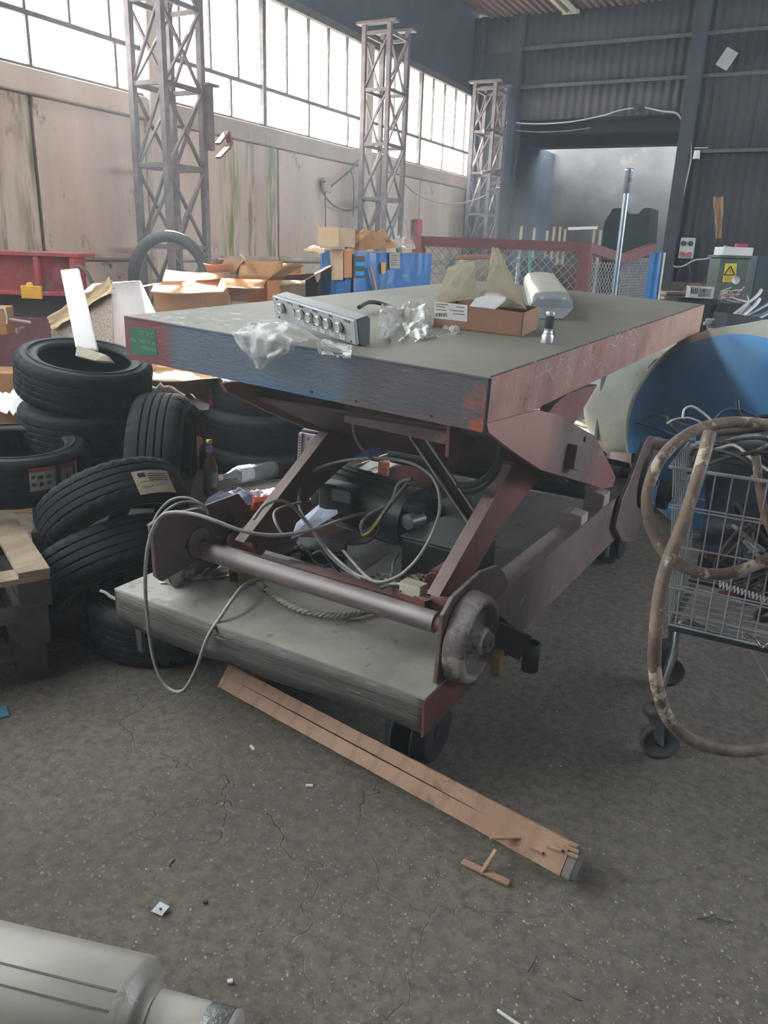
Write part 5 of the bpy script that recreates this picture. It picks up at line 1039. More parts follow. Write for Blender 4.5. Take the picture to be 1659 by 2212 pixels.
cable('strap', [P(x, y, d=5.06) for x, y in ((-4, 668), (8, 666), (14, 680), (15, 700))], .006, cream, None, 'thin cream strap hanging over the small carton', 'strap')
cable('pipe', [P(x, y, d=5.08) for x, y in ((20, 690), (40, 693), (66, 697))], .01, M('pipe_pale', 'a89a90'), None, 'pale thin pipe piece beside the small carton', 'pipe')
# big rubber ring behind the nearest column
c = P(368, 605, d=6.2); t = MB().tube([c + (HR * math.cos(k / 40 * 2 * math.pi) * .29 + ZZ * math.sin(k / 40 * 2 * math.pi) * .33) for k in range(40)], .045, 12, closed=True).build('rubber_ring', M('rubber_dk', '3c3a3f', '302f34', 6, .6), None, 'large dark rubber ring leaning behind the nearest lattice column', 'ring')
for k in range(3): cable('wire', [P(x, y, d=5.85) for x, y in ((388, 560 + 14 * k), (384, 572 + 14 * k), (392, 580 + 14 * k), (394, 566 + 14 * k))], .003, cab_black, None, ['upper', 'middle', 'lower'][k] + ' loop of the thin wire hanging at the nearest lattice column', 'wire', 'wire loops at the column')
# blue wrapped crate
tarp = M('blue_film', '2f6fae', '275f99', 5, .3, bump=.5, bs=14); K0, K1, K2 = P(762, 548, d=5.6), P(696, 536, d=5.9), P(931, 540, d=6.3)
zt = (K0.z + K1.z) / 2; 
for k in (K0, K1, K2): k.z = 0
K3 = K1 + K2 - K0
t = thing('wrapped_crate', 'tall crate wrapped in blue plastic film with a cutout and paper labels', 'crate', (K0 + K2) / 2)
def wrap(a, b, sd, nm='film_side'):
    nn = (b - a).cross(ZZ).normalized(); nn = nn if nn.dot(FW) < 0 else -nn
    MB().grid(lambda u, v: a.lerp(b, u) + ZZ * (zt * v + .01 * noise.noise(Vector((u * 6, 9, sd))) * (v > .9)) + nn * (.014 + .013 * noise.noise(Vector((u * 14, v * 5, sd)))), 60, 30, True).build(nm, tarp, t)
MB().prism([K0, K2, K3, K1], ZZ * (zt - .02)).build('core', M('core_wood', '8d6a4c', '7a5a40', 5, .8), t)
wrap(K1, K0, 3); wrap(K0, K2, 7); MB().prism([K0 + ZZ * zt, K2 + ZZ * zt, K3 + ZZ * zt, K1 + ZZ * zt], ZZ * .006).build('top_sheet', card, t)
n1 = (K2 - K0).normalized(); nf = n1.cross(ZZ).normalized(); nf = nf if nf.dot(FW) < 0 else -nf
n2 = (K0 - K1).normalized(); ns = n2.cross(ZZ).normalized(); ns = ns if ns.dot(FW) < 0 else -ns
def pf_(px, py, o=.03, side=False):
    nn, p0 = (ns, K1) if side else (nf, K0); r = ray(px, py); return CAM + r * ((p0 + nn * o - CAM).dot(nn) / r.dot(nn))
MB().prism([pf_(740, 541, .025, True), pf_(760, 541, .025, True), pf_(760, 600, .025, True), pf_(740, 600, .025, True)], -ns * .004).build('bare_wood', M('bare_wood', 'a9754c', '97683f', 6, .8), t)
MB().prism([pf_(712, 538, .032, True), pf_(741, 538, .032, True), pf_(741, 605, .032, True), pf_(716, 605, .032, True)], -ns * .003).build('tape_patch', M('tape_pale', 'b8a088', 'a48c74', 14, .5), t)
w0 = MB().prism([pf_(764, 553, .035), pf_(788, 553, .035), pf_(788, 600, .035), pf_(764, 600, .035)], -nf * .003).build('cutout', black_paint, t)
for y in (566, 586): MB().prism([pf_(768, y, .037), pf_(787, y, .037), pf_(787, y + 9, .037), pf_(768, y + 9, .037)], -nf * .002).build('pane', M('cyan_panel', '2aa0e0', '2492cc', 5, .15), w0)
MB().prism([pf_(823, 568, .035), pf_(834, 567, .035), pf_(833, 590, .035), pf_(824, 592, .035)], -nf * .001).build('yellow_label', yb, t)
pl_ = MB().prism([pf_(841, 547, .035), pf_(864, 547, .035), pf_(864, 580, .035), pf_(842, 580, .035)], -nf * .001).build('paper_label', M('label_aged', 'a9a79a', '9a988a', 9, .8), t)
for k in range(5): MB().prism([pf_(844, 552 + 5 * k, .037), pf_(861 - (k % 2) * 4, 552 + 5 * k, .037), pf_(861 - (k % 2) * 4, 553 + 5 * k, .037), pf_(844, 553 + 5 * k, .037)], -nf * .0006).build('print', ink, pl_)
MB().beam(pf_(800, 575, .05), pf_(813, 628, .05), .02, .008, nf).build('strap', card, t)
carton('flat carton with barcode lying on the blue wrapped crate', P(727, 533, d=5.75), (.17, .25, .13), -25, (None, None, None, None), .4, card_w)
drape('cardboard_sheet', 'bent brown cardboard sheets piled on the blue wrapped crate', [P(745, 536, d=5.8), P(850, 538, d=6.0), P(838, 505, d=6.2), P(755, 498, d=6.0)], card, .035, 13, 14, 'cardboard')
drape('cardboard_sheet', 'ragged cardboard tongue hanging left off the blue wrapped crate', [P(655, 540, d=5.8), P(700, 547, d=5.75), P(700, 535, d=5.8), P(660, 536, d=5.85)], card_w, .015, 17, 8, 'cardboard')
crumple('foam_lump', 'white crumpled foam wrap on the right end of the blue crate', 'foam', P(868, 537, d=6.1), .2, .2, .12, eps, 0, 21)
# mesh cage
rf = M('cage_red', '7c4f4f', '6a4344', 7, .65, .1, bump=.2, spot='5d4548', thr=.62); D1 = 6.6
t = thing('mesh_cage', 'rusty red steel frame cage with chain link wire sides', 'cage', fl0(P(1080, 620, d=D1)))
X0, X1 = P(905, 516, d=D1), P(1268, 520, d=D1); zt_ = (X0.z + X1.z) / 2; X0.z = X1.z = 0; X2 = fl0(P(1408, 535, d=8.0)); XM = fl0(P(1345, 560, d=7.2))
for p, wd in ((X0, .085), (X1, .1), (X2, .07)): MB().box(p + ZZ * zt_ / 2, (wd, wd, zt_)).build('post', rf, t, bevel=.004)
MB().beam(X0 + ZZ * (zt_ - .035), X1 + ZZ * (zt_ - .035), .08, .08).build('top_rail', rf, t)
zm = P(1345, 560, d=7.2).z; MB().beam(X1 + ZZ * (zt_ - .035), XM + ZZ * zm, .08, .08).build('bent_rail', rf, t); MB().beam(XM + ZZ * zm, X2 + ZZ * P(1408, 535, d=8.0).z, .08, .08).build('bent_rail', rf, t)
MB().beam(X0 + ZZ * .3, X1 + ZZ * .3, .08, .08).build('bottom_rail', rf, t)
def link(a, b, z0, z1, cell, sd, th=.0045):
    m = MB(); L_ = (b - a).length; dv = (b - a).normalized(); nn = dv.cross(ZZ).normalized(); n = int(L_ / cell); nz = int((z1 - z0) / cell); rnd = random.Random(sd)
    for i in range(n + 1):
        for sg in (0, 1):
            pts = []
            for j in range(nz + 1):
                x = i * cell + (cell / 2 if (j + sg) % 2 else -cell / 2); x = min(max(x, 0), L_)
                pts.append(a + dv * (x + rnd.uniform(-.1, .1) * cell * (sd > 5)) + ZZ * (z0 + (z1 - z0) * j / nz) + nn * .004 * (1 if j % 2 else -1))
            m.tube(pts, th, 4, smooth=False, caps=False)
    return m
zn = M('galvanised', 'a0a5a8', '888d91', 9, .5, .2, bump=0)
link(X0 + (X1 - X0) * .03, X1, .9, zt_ - .07, .075, 2).build('wire_mesh', zn, t, kind='stuff')
link(X1, XM, .9, zm - .03, .06, 7, .004).build('wire_mesh', zn, t, kind='stuff'); link(XM, X2, .9, zm + .02, .05, 9, .004).build('wire_mesh', zn, t, kind='stuff')
# galvanised standpipe
a = fl0(P(1326, 635, d=5.7)); zt2 = P(1327, 372, d=5.7).z
t = thing('standpipe', 'upright galvanised pipe with a threaded socket at its top', 'pipe', a); gv = M('pipe_zinc', 'a7b2bb', '8e99a3', 6, .35, .7, bump=.05)
MB().cyl(a, a + ZZ * (zt2 - .08), .019, 20).build('tube', gv, t); MB().lathe([(.024, -.16), (.027, -.155), (.027, -.02), (.029, -.015), (.029, 0), (.02, 0), (.02, -.05)], a + ZZ * zt2, ZZ, 22).build('socket', gv, t)
cc = a + ZZ * (zt2 - .075) - HF * .026 + HR * .012; MB().cyl(cc, cc - HF * .004 + HR * .003, .014, 16).build('side_hole', black_paint, t)
# blue and white roll post
b = fl0(P(1405, 640, d=6.3)); zt3 = P(1405, 545, d=6.3).z; t = thing('film_roll', 'upright roll of blue film with a torn white edge beside the cage', 'roll', b)
MB().cyl(b, b + ZZ * zt3, .05, 18, .045).build('roll', tarp, t); MB().box(b + HR * .058 + ZZ * zt3 / 2, (.014, .06, zt3), rot3(HR, HF, ZZ)).build('white_edge', white_pl, t)
# green bin with warning sign
gr = M('green_bin', '4d5d55', '415049', 4, .6, bump=.1); c, sz_, rt = pxbox(1550, 560, 1612, 650, 7.6, .35, -6)
t = thing('green_bin', 'dark green metal cabinet with a yellow high voltage warning sign', 'cabinet', fl0(c))
hb_ = c.z + sz_.z / 2; MB().box(Vector((c.x, c.y, hb_ / 2)), (sz_.x, .35, hb_), rt).build('body', gr, t, bevel=.006); MB().box(Vector((c.x, c.y, hb_ + .012)), (sz_.x + .04, .39, .025), rt).build('lid', gr, t, bevel=.004)
e1, e2 = rt.col[0], rt.col[1]; fo = c - e2 * .176
def gf(px, py, o=.002): r = ray(px, py); return CAM + r * ((fo - e2 * o - CAM).dot(e2) / r.dot(e2))
sgn = MB().prism([gf(1566, 569), gf(1592, 569), gf(1588, 610), gf(1560, 609)], -e2 * .002).build('warning_sign', M('sign_yellow', 'd0b93c', 'bfa934', 9, .6, bump=0), t)
for a_, b_ in (((1578, 575), (1587, 594)), ((1587, 594), (1564, 594)), ((1564, 594), (1578, 575))): MB().beam(gf(*a_, .005), gf(*b_, .005), .012, .002, e2).build('triangle', ink, sgn)
MB().prism([gf(1577, 583, .005), gf(1579, 583, .005), gf(1577.5, 587, .005), gf(1579, 587, .005), gf(1576, 592, .005), gf(1576.8, 588, .005), gf(1575.5, 588, .005)], -e2 * .001).build('lightning_bolt', ink, sgn)
for k in range(3): MB().beam(gf(1565, 599 + 3 * k, .005), gf(1585 - 3 * k, 599 + 3 * k, .005), .005, .001, e2).build('print', M('sign_print', '8d7d2c', bump=0), sgn)
c2 = Vector((c.x + .02, c.y, hb_ + .026)); t = thing('plastic_basket', 'shallow clear white basket holding a red box, on the green cabinet', 'basket', c2); bw, bd, bh = .27, .3, .075
for sg in (-1, 1):
    MB().box(c2 + e1 * sg * bw / 2 + ZZ * bh / 2, (.006, bd, bh), rt).build('side', white_pl, t); MB().box(c2 + e2 * sg * bd / 2 + ZZ * bh / 2, (bw, .006, bh), rt).build('side', white_pl, t)
MB().box(c2 + ZZ * .003, (bw, bd, .006), rt).build('base', white_pl, t)
MB().box(c2 + ZZ * .085 + e1 * .05 - e2 * .05, (.1, .08, .05), rt).build('red_box', M('red_plastic', 'b8303c', rough=.5), None, 'bright red plastic box in the basket on the green cabinet', 'box', bevel=.004)
crumple('tissue', 'white tissue lump in the basket on the green cabinet', 'tissue', c2 + ZZ * .05 - e1 * .07, .1, .1, .06, eps, 0, 33, 14)
# dark container and scrap heap on the right
dk = M('dark_teal', '2f4048', '28373f', 3, .6, bump=.1)
c, sz_, rt = pxbox(1622, 560, 1790, 760, 8.0, .8, -4); MB().box(Vector((c.x, c.y, (c.z + sz_.z / 2) / 2)), (sz_.x, .8, c.z + sz_.z / 2), rt).build('steel_cabinet', dk, None, 'tall dark teal steel cabinet at the right edge behind the scrap heap', 'cabinet', bevel=.01)
hp = fl0(P(1600, 770, d=6.5)); zt4 = P(1600, 735, d=6.5).z; e1, e2, e3 = frame(-5); rt = rot3(e1, e2, e3)
t = thing('scrap_bin', 'dark steel bin under the scrap metal heap', 'bin', hp); MB().box(hp + ZZ * (zt4 - .15) / 2 + e1 * .12 + e2 * .35, (1.2, .9, zt4 - .15), rt).build('body', dk, t, bevel=.01); MB().box(hp + ZZ * (zt4 - .17) + e1 * .12 + e2 * .35, (1.24, .94, .04), rt).build('rim', dark_steel, t)
sc = [bare, dark_steel, wire_m, M('scrap_dark', '2c3138', '23272d', 6, .5), gm]; rnd = random.Random(3)
def scrap(k, px, py, d_, ln, w_, h_, an, el, mt, lab):
    c = P(px, py, d=d_); dv = (e1 * math.cos(an) + e2 * math.sin(an)) * math.cos(el) + ZZ * math.sin(el)
    MB().beam(c - dv * ln / 2, c + dv * ln / 2, w_, h_).build('scrap_profile', mt, None, lab, 'metal scrap', 'scrap metal pieces in the heap', bevel=.002)
kinds = {0: 'bright bare', 1: 'dark grey', 2: 'dull zinc', 3: 'nearly black', 4: 'pale grey'}
ordn = ['leftmost', 'second from the left', 'third from the left', 'fourth from the left', 'fifth from the left', 'sixth from the left', 'seventh from the left', 'eighth from the left', 'ninth from the left', 'tenth from the left', 'eleventh from the left', 'rightmost']
for rw, (nm, y0) in enumerate((('top', 705), ('middle', 742), ('bottom', 780))):
    for k in range(12):
        px = 1505 + 16 * k + rnd.uniform(-5, 5); py = y0 + rnd.uniform(-10, 10); d_ = 7.1 - rw * .28; j = rnd.randrange(5)
        scrap(k, px, py, d_, rnd.uniform(.2, .6), rnd.uniform(.03, .09), rnd.uniform(.015, .05), rnd.uniform(-.6, .6), rnd.uniform(-.1, .25), sc[j], '%s metal profile, %s in the %s layer of the scrap heap' % (kinds[j], ordn[k], nm))
strip = M('grey_strip', '9aa0a5', '80868b', 6, .3, .3, bump=.05)
for k in range(11):
    x0 = 1518 + rnd.uniform(-5, 15); y0 = 680 + k * 5 + rnd.uniform(-6, 6); d_ = 6.2 + rnd.uniform(0, .35); x1 = rnd.uniform(1600, 1665); y1 = y0 - rnd.uniform(10, 60)
    cable('bent_strip', [P(x0, y0 + 8, d=d_), P(x0 + 40, y0 + 6, d=d_), P((x0 + x1) / 2 + 15, (y0 + y1) / 2 + 8, d=d_ + .05), P(x1, y1, d=d_ + .1), P(x1 + 10, y1 - 14, d=d_ + .12)], .013, strip if k % 3 else white_pl, None, 'long bent %s strip, %s from the top of the scrap heap' % ('grey' if k % 3 else 'white', ['first', 'second', 'third', 'fourth', 'fifth', 'sixth', 'seventh', 'eighth', 'ninth', 'tenth', 'last'][k]), 'strip', 'bent grey strips on the scrap heap')
c, sz_, rt_ = pxbox(1565, 682, 1640, 735, 6.1, .25, 4); MB().box(c, sz_, rt_ @ Matrix.Rotation(R(6), 3, 'Y')).build('black_case', M('case_dark', '30353b', '282c32', 5, .6), None, 'boxy dark case lying on the scrap heap', 'case', bevel=.006)
c, sz_, rt_ = pxbox(1465, 645, 1550, 662, 6.6, .35, 0); MB().box(c, (sz_.x, .35, sz_.z), rt_).build('shelf_board', dark_steel, None, 'dark flat shelf board at table height behind the far table corner', 'shelf')
MB().box(Vector((c.x, c.y, c.z / 2)), (sz_.x * .9, .3, c.z), rt_).build('crate', M('crate_dark', '4d4a48', '413e3c', 5, .8), None, 'dark crate under the flat shelf board', 'crate', bevel=.005)
c, sz_, rt_ = pxbox(1490, 620, 1540, 644, 6.5, .16, -10); t = thing('white_crate', 'small white slotted plastic crate behind the far table corner', 'crate', c)
MB().box(c - rt_.col[0] * sz_.x * .3 , (sz_.x * .35, .16, sz_.z), rt_).build('slotted_side', white_pl, t)
MB().box(c + ZZ * sz_.z * .42, (sz_.x, .16, sz_.z * .14), rt_).box(c + rt_.col[0] * sz_.x * .47, (sz_.x * .08, .16, sz_.z), rt_).box(c - ZZ * sz_.z * .45, (sz_.x, .16, sz_.z * .1), rt_).build('frame', white_pl, t)
for k in range(4): MB().box(c - rt_.col[0] * sz_.x * (.42 - .08 * k) - rt_.col[1] * .081 + ZZ * .01, (.008, .003, sz_.z * .5), rt_).build('slot', dark_steel, t)
for k in range(12):
    x, y = rnd.uniform(1545, 1600), rnd.uniform(628, 655); MB().tube(smooth_pts([P(x + rnd.uniform(-22, 22), y + rnd.uniform(-12, 10), d=6.75 + rnd.uniform(-.1, .1)) for q in range(4)], 4), .006, 5).build('wire', [cream, white_pl, M('wire_pink', 'b0707c')][k % 3], None, '%s %s wire in the tangle below the warning sign' % (['upper', 'second', 'third', 'lowest'][k // 3], ['cream', 'white', 'pink'][k % 3]), 'wire', '%s wires in the tangle' % ['cream', 'white', 'pink'][k % 3])
c, sz_, rt_ = pxbox(1548, 655, 1604, 680, 6.6, .4, 0); MB().box(Vector((c.x, c.y, (c.z + sz_.z / 2) / 2)), (sz_.x, .4, c.z + sz_.z / 2), rt_).build('crate', dark_steel, None, 'dark crate under the wire tangle', 'crate', bevel=.005)
MB().lathe([(0, 0), (.03, .004), (.034, .02)], P(1588, 605, d=6.75), -HF, 16).build('spoon', white_pl, None, 'small white disc standing above the wire tangle', 'disc')
c_ = P(1465, 664, d=8.5); MB().box(Vector((c_.x, c_.y, c_.z / 2 - .02)), (.4, .4, c_.z - .02)).build('crate', wood_dk, None, 'wooden crate carrying the small plank stack by the door post', 'crate')
for k in range(6): MB().beam(P(1430, 632 + 5 * k, d=8.5), P(1500, 634 + 5 * k, d=8.5), .3, .03).build('plank', [wood_old, wood_dk][k % 2], None, ['top', 'second', 'third', 'fourth', 'fifth', 'bottom'][k] + ' plank in the small stack at the foot of the door post', 'plank', 'stacked planks by the door post')
# ------------------------------------------------------------------ on the back wall and in the bay
cw = M('cable_white', 'b0b2b4', 'a0a2a4', 9, .5)
def W(x, y, off=.15): return P(x, y, y=YB - off)
cable('wall_cable', [W(*q) for q in ((1082, 275), (1098, 264), (1135, 267), (1180, 267), (1240, 262), (1300, 250), (1340, 238), (1378, 232))], .012, cw, None, 'upper white cable sagging across the bay opening', 'cable')
cable('wall_cable', [W(*q) for q in ((1080, 276), (1120, 282), (1160, 285), (1220, 283), (1275, 276))], .009, M('cable_dim', '7c7c80'), None, 'lower dim cable sagging across the bay opening', 'cable')
cable('wall_cable', [W(*q) for q in ((1393, 232), (1430, 240), (1462, 245), (1478, 270), (1490, 300), (1493, 335), (1488, 365), (1478, 410), (1468, 450), (1456, 490), (1446, 540), (1446, 558), (1455, 575), (1475, 575), (1500, 562), (1530, 558), (1555, 545))], .013, cw, None, 'white cable running down the door post to the sockets', 'cable')
c = W(1378, 233, .12); MB().cyl(c, c - Vector((0, .1, 0)), .05, 18).build('wall_lamp_socket', black_paint, None, 'round black lamp socket above the bay opening', 'socket')
c = W(1505, 333, .15); t = thing('bulb_holder', 'white bulb holder hanging beside the door post cable', 'lamp', c); MB().cyl(c + ZZ * .05, c - ZZ * .07, .045, 14, .055).build('shade', white_pl, t); MB().box(c + ZZ * .09 + Vector((.05, 0, 0)), (.2, .02, .015)).build('bracket', gm, t)
c = W(1570, 127, .12); MB().box(c, (.2, .02, .27), Matrix.Rotation(R(30), 3, 'Y')).build('floodlight', M('lamp_glass', '9fa2a6', '909397', 5, .3), None, 'square pale floodlight tilted high on the back wall', 'lamp', bevel=.01)
c = W(1484, 536, .12); t = thing('wall_sockets', 'grey socket box with two red outlets low on the back wall', 'sockets', c); MB().box(c, (.22, .1, .32)).build('box', gm, t, bevel=.01)
for dx in (-.055, .055):
    MB().cyl(c + Vector((dx, -.05, -.1)), c + Vector((dx, -.09, -.1)), .042, 16).build('red_outlet', M('outlet_red', '9d4a48', rough=.5), t); MB().cyl(c + Vector((dx, -.05, .07)), c + Vector((dx, -.08, .07)), .04, 16).build('round_cover', dark_steel, t)
drape('torn_insulation', 'torn yellowish insulation hanging on the back wall', [W(1540, 425, .17), W(1562, 425, .17), W(1560, 515, .17), W(1548, 515, .17)], M('insulation', 'a5896a', '8d7257', 12, .9), .03, 41, 16, 'insulation')
for k, pl2 in enumerate((((1495, 558), (1488, 575), (1492, 600), (1470, 625)), ((1520, 565), (1530, 590), (1518, 615), (1530, 640)), ((1468, 580), (1462, 605), (1472, 630), (1480, 650)))): cable('wall_cable', [W(*q, .1) for q in pl2], .012, cab_black, None, ['left', 'right', 'lowest'][k] + ' of the three dark cables hanging below the wall sockets', 'cable', 'dark cables below the sockets')
cable('wall_cable', [P(x, y, x=-5.9) for x, y in ((775, 345), (762, 362), (745, 378), (716, 402))], .012, cab_black, None, 'black cable running down to the junction box on the window wall', 'cable')
cable('wall_cable', [P(x, y, x=-5.9) for x, y in ((702, 392), (694, 395), (696, 410), (708, 432), (730, 450), (755, 455), (775, 445), (790, 430))], .012, cab_black, None, 'black cable drooping in a curve below the junction box', 'cable')
cable('wall_cable', [P(x, y, x=-5.93) for x, y in ((702, 412), (703, 460), (704, 520))], .008, cab_black, None, 'black cable hanging straight down from the junction box', 'cable')
cable('wall_cable', [P(x, y, x=-5.93) for x, y in ((757, 368), (763, 390), (764, 430), (762, 468))], .008, cab_black, None, 'black cable hanging straight down beside the pilaster', 'cable')
c = P(706, 400, x=-5.93); MB().box(c, (.05, .2, .17)).build('junction_box', M('jbox', 'a59a90', rough=.7), None, 'small pale junction box on the window wall', 'junction box', bevel=.008)
cable('wall_cable', [P(870, 392, x=-5.5), P(900, 420, x=-5.6), P(940, 436, x=-5.6), P(985, 440, x=-5.6), P(1030, 430, x=-5.5), P(1078, 408, x=-5.3)], .009, cab_grey, None, 'grey cable sagging between the two far lattice columns', 'cable')
for k, (y, w2) in enumerate(((278, 36), (368, 40), (392, 20), (408, 28))): MB().beam(P(1080 - w2, y + 5, x=-5.28), P(1080, y, x=-5.15), .04, .05).build('shelf_arm', axle_mat, col3)
rb_ = P(903, 495, x=-5.9); MB().box(rb_, (.08, .16, .3)).build('extinguisher_box', M('red_box', 'b23a3a', rough=.5), None, 'small red box on the far end of the window wall', 'box', bevel=.01)
# ceiling lamp
c = P(1215, 8, z=5.3); t = thing('ceiling_lamp', 'twin tube lamp fitting under the roof sheets', 'lamp', c)
for k in (-1, 1): MB().beam(c + Vector((.07 * k, -.5, 0)), c + Vector((.07 * k, .45, 0)), .05, .06).build('tube_cover', cream, t)
MB().beam(c + Vector((-.14, .47, 0)), c + Vector((.14, .47, 0)), .06, .05).build('end_plate', cream, t)
# teal machine in the bay
gp2 = [(1305, 480), (1325, 450), (1348, 450), (1360, 462), (1378, 462), (1392, 449), (1404, 449), (1406, 600), (1303, 600)]
pts = [P(*q, y=16.3) for q in gp2]; t = MB().prism(pts[:-2] + [Vector((pts[-2].x, 16.3, 0)), Vector((pts[-1].x, 16.3, 0))], (0, .9, 0)).build('machine_housing', M('bay_teal', '24484f', '1e3c44', 3, .5), None, 'dark teal machine housing with a notched top inside the bay', 'machine')
for k, (x, y0) in enumerate(((1127, 488), (1155, 492), (1183, 498), (1198, 490), (1211, 490), (1222, 495), (1285, 492), (1298, 497))):
    a = P(x, y0, y=12.6); MB().box((a.x, a.y, a.z / 2), (.035, .035, a.z)).build('wooden_stake', M('stake_wood', 'a79c90', rough=.8), None, 'upright wooden stake behind the mesh cage, %s' % ['leftmost', 'second from the left', 'third from the left', 'fourth from the left', 'fifth from the left', 'sixth from the left', 'seventh from the left', 'rightmost'][k], 'stake', 'wooden stakes behind the cage')
MB().beam(P(1228, 494, y=12.6), P(1290, 492, y=12.6), .05, .04).build('crossbar', white_pl, None, 'pale crossbar between two wooden stakes behind the cage', 'bar')
for k, (x0, x1, y0, mt) in enumerate(((1120, 1190, 560, M('bay_blue_grey', '51606c')), (1185, 1255, 575, M('bay_brown', '6a5a52')), (1000, 1090, 560, M('bay_paper', '8d857c')))):
    c, sz_, rt_ = pxbox(x0, y0, x1, 660, 8.5 + k * .4, .5, k * 6 - 5); MB().box(Vector((c.x, c.y, (c.z + sz_.z / 2) / 2)), (sz_.x, .5, c.z + sz_.z / 2), rt_).build('storage_box', mt, None, ['blue grey box seen through the cage wire', 'brown box seen through the right of the cage wire', 'pale box seen through the left of the cage wire'][k], 'box', bevel=.01)
cable('green_strap', [P(1146, 535, d=8), P(1145, 570, d=8), P(1146, 610, d=8)], .02, M('teal_strap', '4f8a86'), None, 'upright teal strap seen through the cage wire', 'strap')
# ------------------------------------------------------------------ foreground
wood = M('plank_wood', 'a98a74', '967763', 3, .8, bump=.5, bs=60, stretch=(1, 1, 1), spot='7c6252', thr=.63, ss=5)
def grain(name):
    m = wood.copy(); m.name = name; nt = m.node_tree; N = nt.nodes; L = nt.links; b = N['Principled BSDF']; src = b.inputs['Base Color'].links[0].from_socket
    tc = N.new('ShaderNodeTexCoord'); wv = N.new('ShaderNodeTexWave'); wv.inputs['Scale'].default_value = 3.5; wv.inputs['Distortion'].default_value = 2.5; wv.inputs['Detail'].default_value = 4; wv.inputs['Detail Scale'].default_value = 3
    mp = N.new('ShaderNodeMapping'); mp.inputs['Rotation'].default_value = (0, 0, -DA); L.new(tc.outputs['Object'], mp.inputs[0]); L.new(mp.outputs[0], wv.inputs['Vector'])
    r_ = N.new('ShaderNodeMapRange'); L.new(wv.outputs['Fac'], r_.inputs[0]); r_.inputs[1].default_value = .75; r_.inputs[2].default_value = 1; r_.inputs[4].default_value = .35
    x = N.new('ShaderNodeMix'); x.data_type = 'RGBA'; L.new(r_.outputs[0], x.inputs[0]); L.new(src, x.inputs[6]); x.inputs[7].default_value = lin('7d6250'); L.new(x.outputs[2], b.inputs['Base Color']); return m
a, b_ = P(470, 1485, z=.03), P(1208, 1895, z=.04); dv = (b_ - a).normalized(); DA = math.atan2(dv.y, dv.x); sdv = dv.cross(ZZ).normalized()   # toward the viewer side
sdv = sdv if sdv.dot(FW) < 0 else -sdv
th = R(38); nf_ = (sdv * math.cos(th) + ZZ * math.sin(th)).normalized(); tf = (ZZ * math.cos(th) - sdv * math.sin(th)).normalized(); Wd, Tk = .088, .05
lo = (a + b_) / 2; lo.z = 0
def PLK(l, w_, t_): return Vector((a.x, a.y, .004)) + (b_ - a).normalized() * l + tf * w_ - nf_ * t_ + ZZ * (Tk * math.sin(th))
LL = (b_ - a).length; t = thing('timber_plank', 'rough sawn cracked wooden plank lying on the floor in front of the lift', 'plank', PLK(LL / 2, 0, 0))
gm_ = grain('plank_grain'); rnd = random.Random(2); n = 60
def side_pts(w0, w1, crack):
    m = MB(); vs = []
    for i in range(n + 1):
        l = LL * i / n; j = (.0015 * noise.noise(Vector((i * .4, 3, 0)))); e = 0
        if i == n: e = .01
        cw_ = crack(i / n)
        p0, p1 = (w0 + j if w0 == 0 else w0 + cw_), (w1 - cw_ if w1 < Wd else w1 + j)
        vs += [PLK(l, p0, 0), PLK(l, p1, 0), PLK(l + e, p1, Tk), PLK(l + e, p0, Tk)]
    fs = [(i * 4 + k, i * 4 + (k + 1) % 4, i * 4 + 4 + (k + 1) % 4, i * 4 + 4 + k) for i in range(n) for k in range(4)]
    m.add(vs, fs); m.add(vs[:4], [(3, 2, 1, 0)]); m.add(vs[-4:], [(0, 1, 2, 3)]); return m
ck = lambda x: max(0, .0016 * math.sin(math.pi * min(max((x - .05) / .8, 0), 1))) + (.0005 if .06 < x < .8 else 0)
side_pts(0, Wd * .52, ck).build('lower_half', gm_, t); side_pts(Wd * .52, Wd, ck).build('upper_half', gm_, t)
MB().prism([PLK(LL, 0, .0), PLK(LL, Wd, .0), PLK(LL, Wd, Tk), PLK(LL, 0, Tk)], dv * .028).build('end_grain', M('end_grain', '77736c', '66625b', 8, .9, bump=.4), t, bevel=.004)
for k in range(6):
    p = PLK(LL * rnd.uniform(.93, 1.0), Wd * rnd.uniform(.3, 1), -.004); MB().beam(p, p + dv * rnd.uniform(.02, .05) + ZZ * rnd.uniform(0, .01), .008, .006).build('splinter', wood, t)
def shard(label, q0, q1, w_, z=.008, z1=None, mt=wood): MB().beam(P(*q0, z=z), P(*q1, z=z1 or z), w_, .008).build('wood_splinter', mt, None, label, 'splinter', bevel=.002)
shard('long splinter lying across the end of the plank', (1058, 1810), (1152, 1808), .012, .075, .07); shard('pale splinter leaning against the plank near its end', (1040, 1886), (1072, 1835), .012, .008, .06); shard('flat splinter on the floor below the plank end', (998, 1860), (1100, 1908), .02)
# machined roller in the corner
rol = M('roller_steel', 'a8a49b', '938f86', 3, .45, .15, bump=.08, spot='9a7d68', thr=.63, ss=3, soft=.15); c = P(300, 2200, z=.11); c2 = P(492, 2248, z=.11); dv2 = (c2 - c).normalized(); rb2 = .108
t = thing('steel_roller', 'heavy worn steel roller with a stepped shaft end, in the bottom left corner', 'roller', c - dv2 * .3)
MB().lathe([(.0, -.9), (rb2, -.9), (rb2, -.012), (rb2 - .008, -.0), (.072, .004), (.07, .012), (.066, .02), (.066, .03), (.055, .034)], c, dv2, 72).build('barrel', rol, t)
MB().lathe([(.058, .025), (.056, .12), (.0555, .195), (.052, .2), (0, .2)], c, dv2, 48).build('shaft_end', rol, t); MB().lathe([(.0562, .14), (.0568, .142), (.0568, .19), (.056, .192)], c, dv2, 48).build('worn_band', M('worn_steel', '77797a', '5f6162', 14, .35, .6, bump=.4), t)
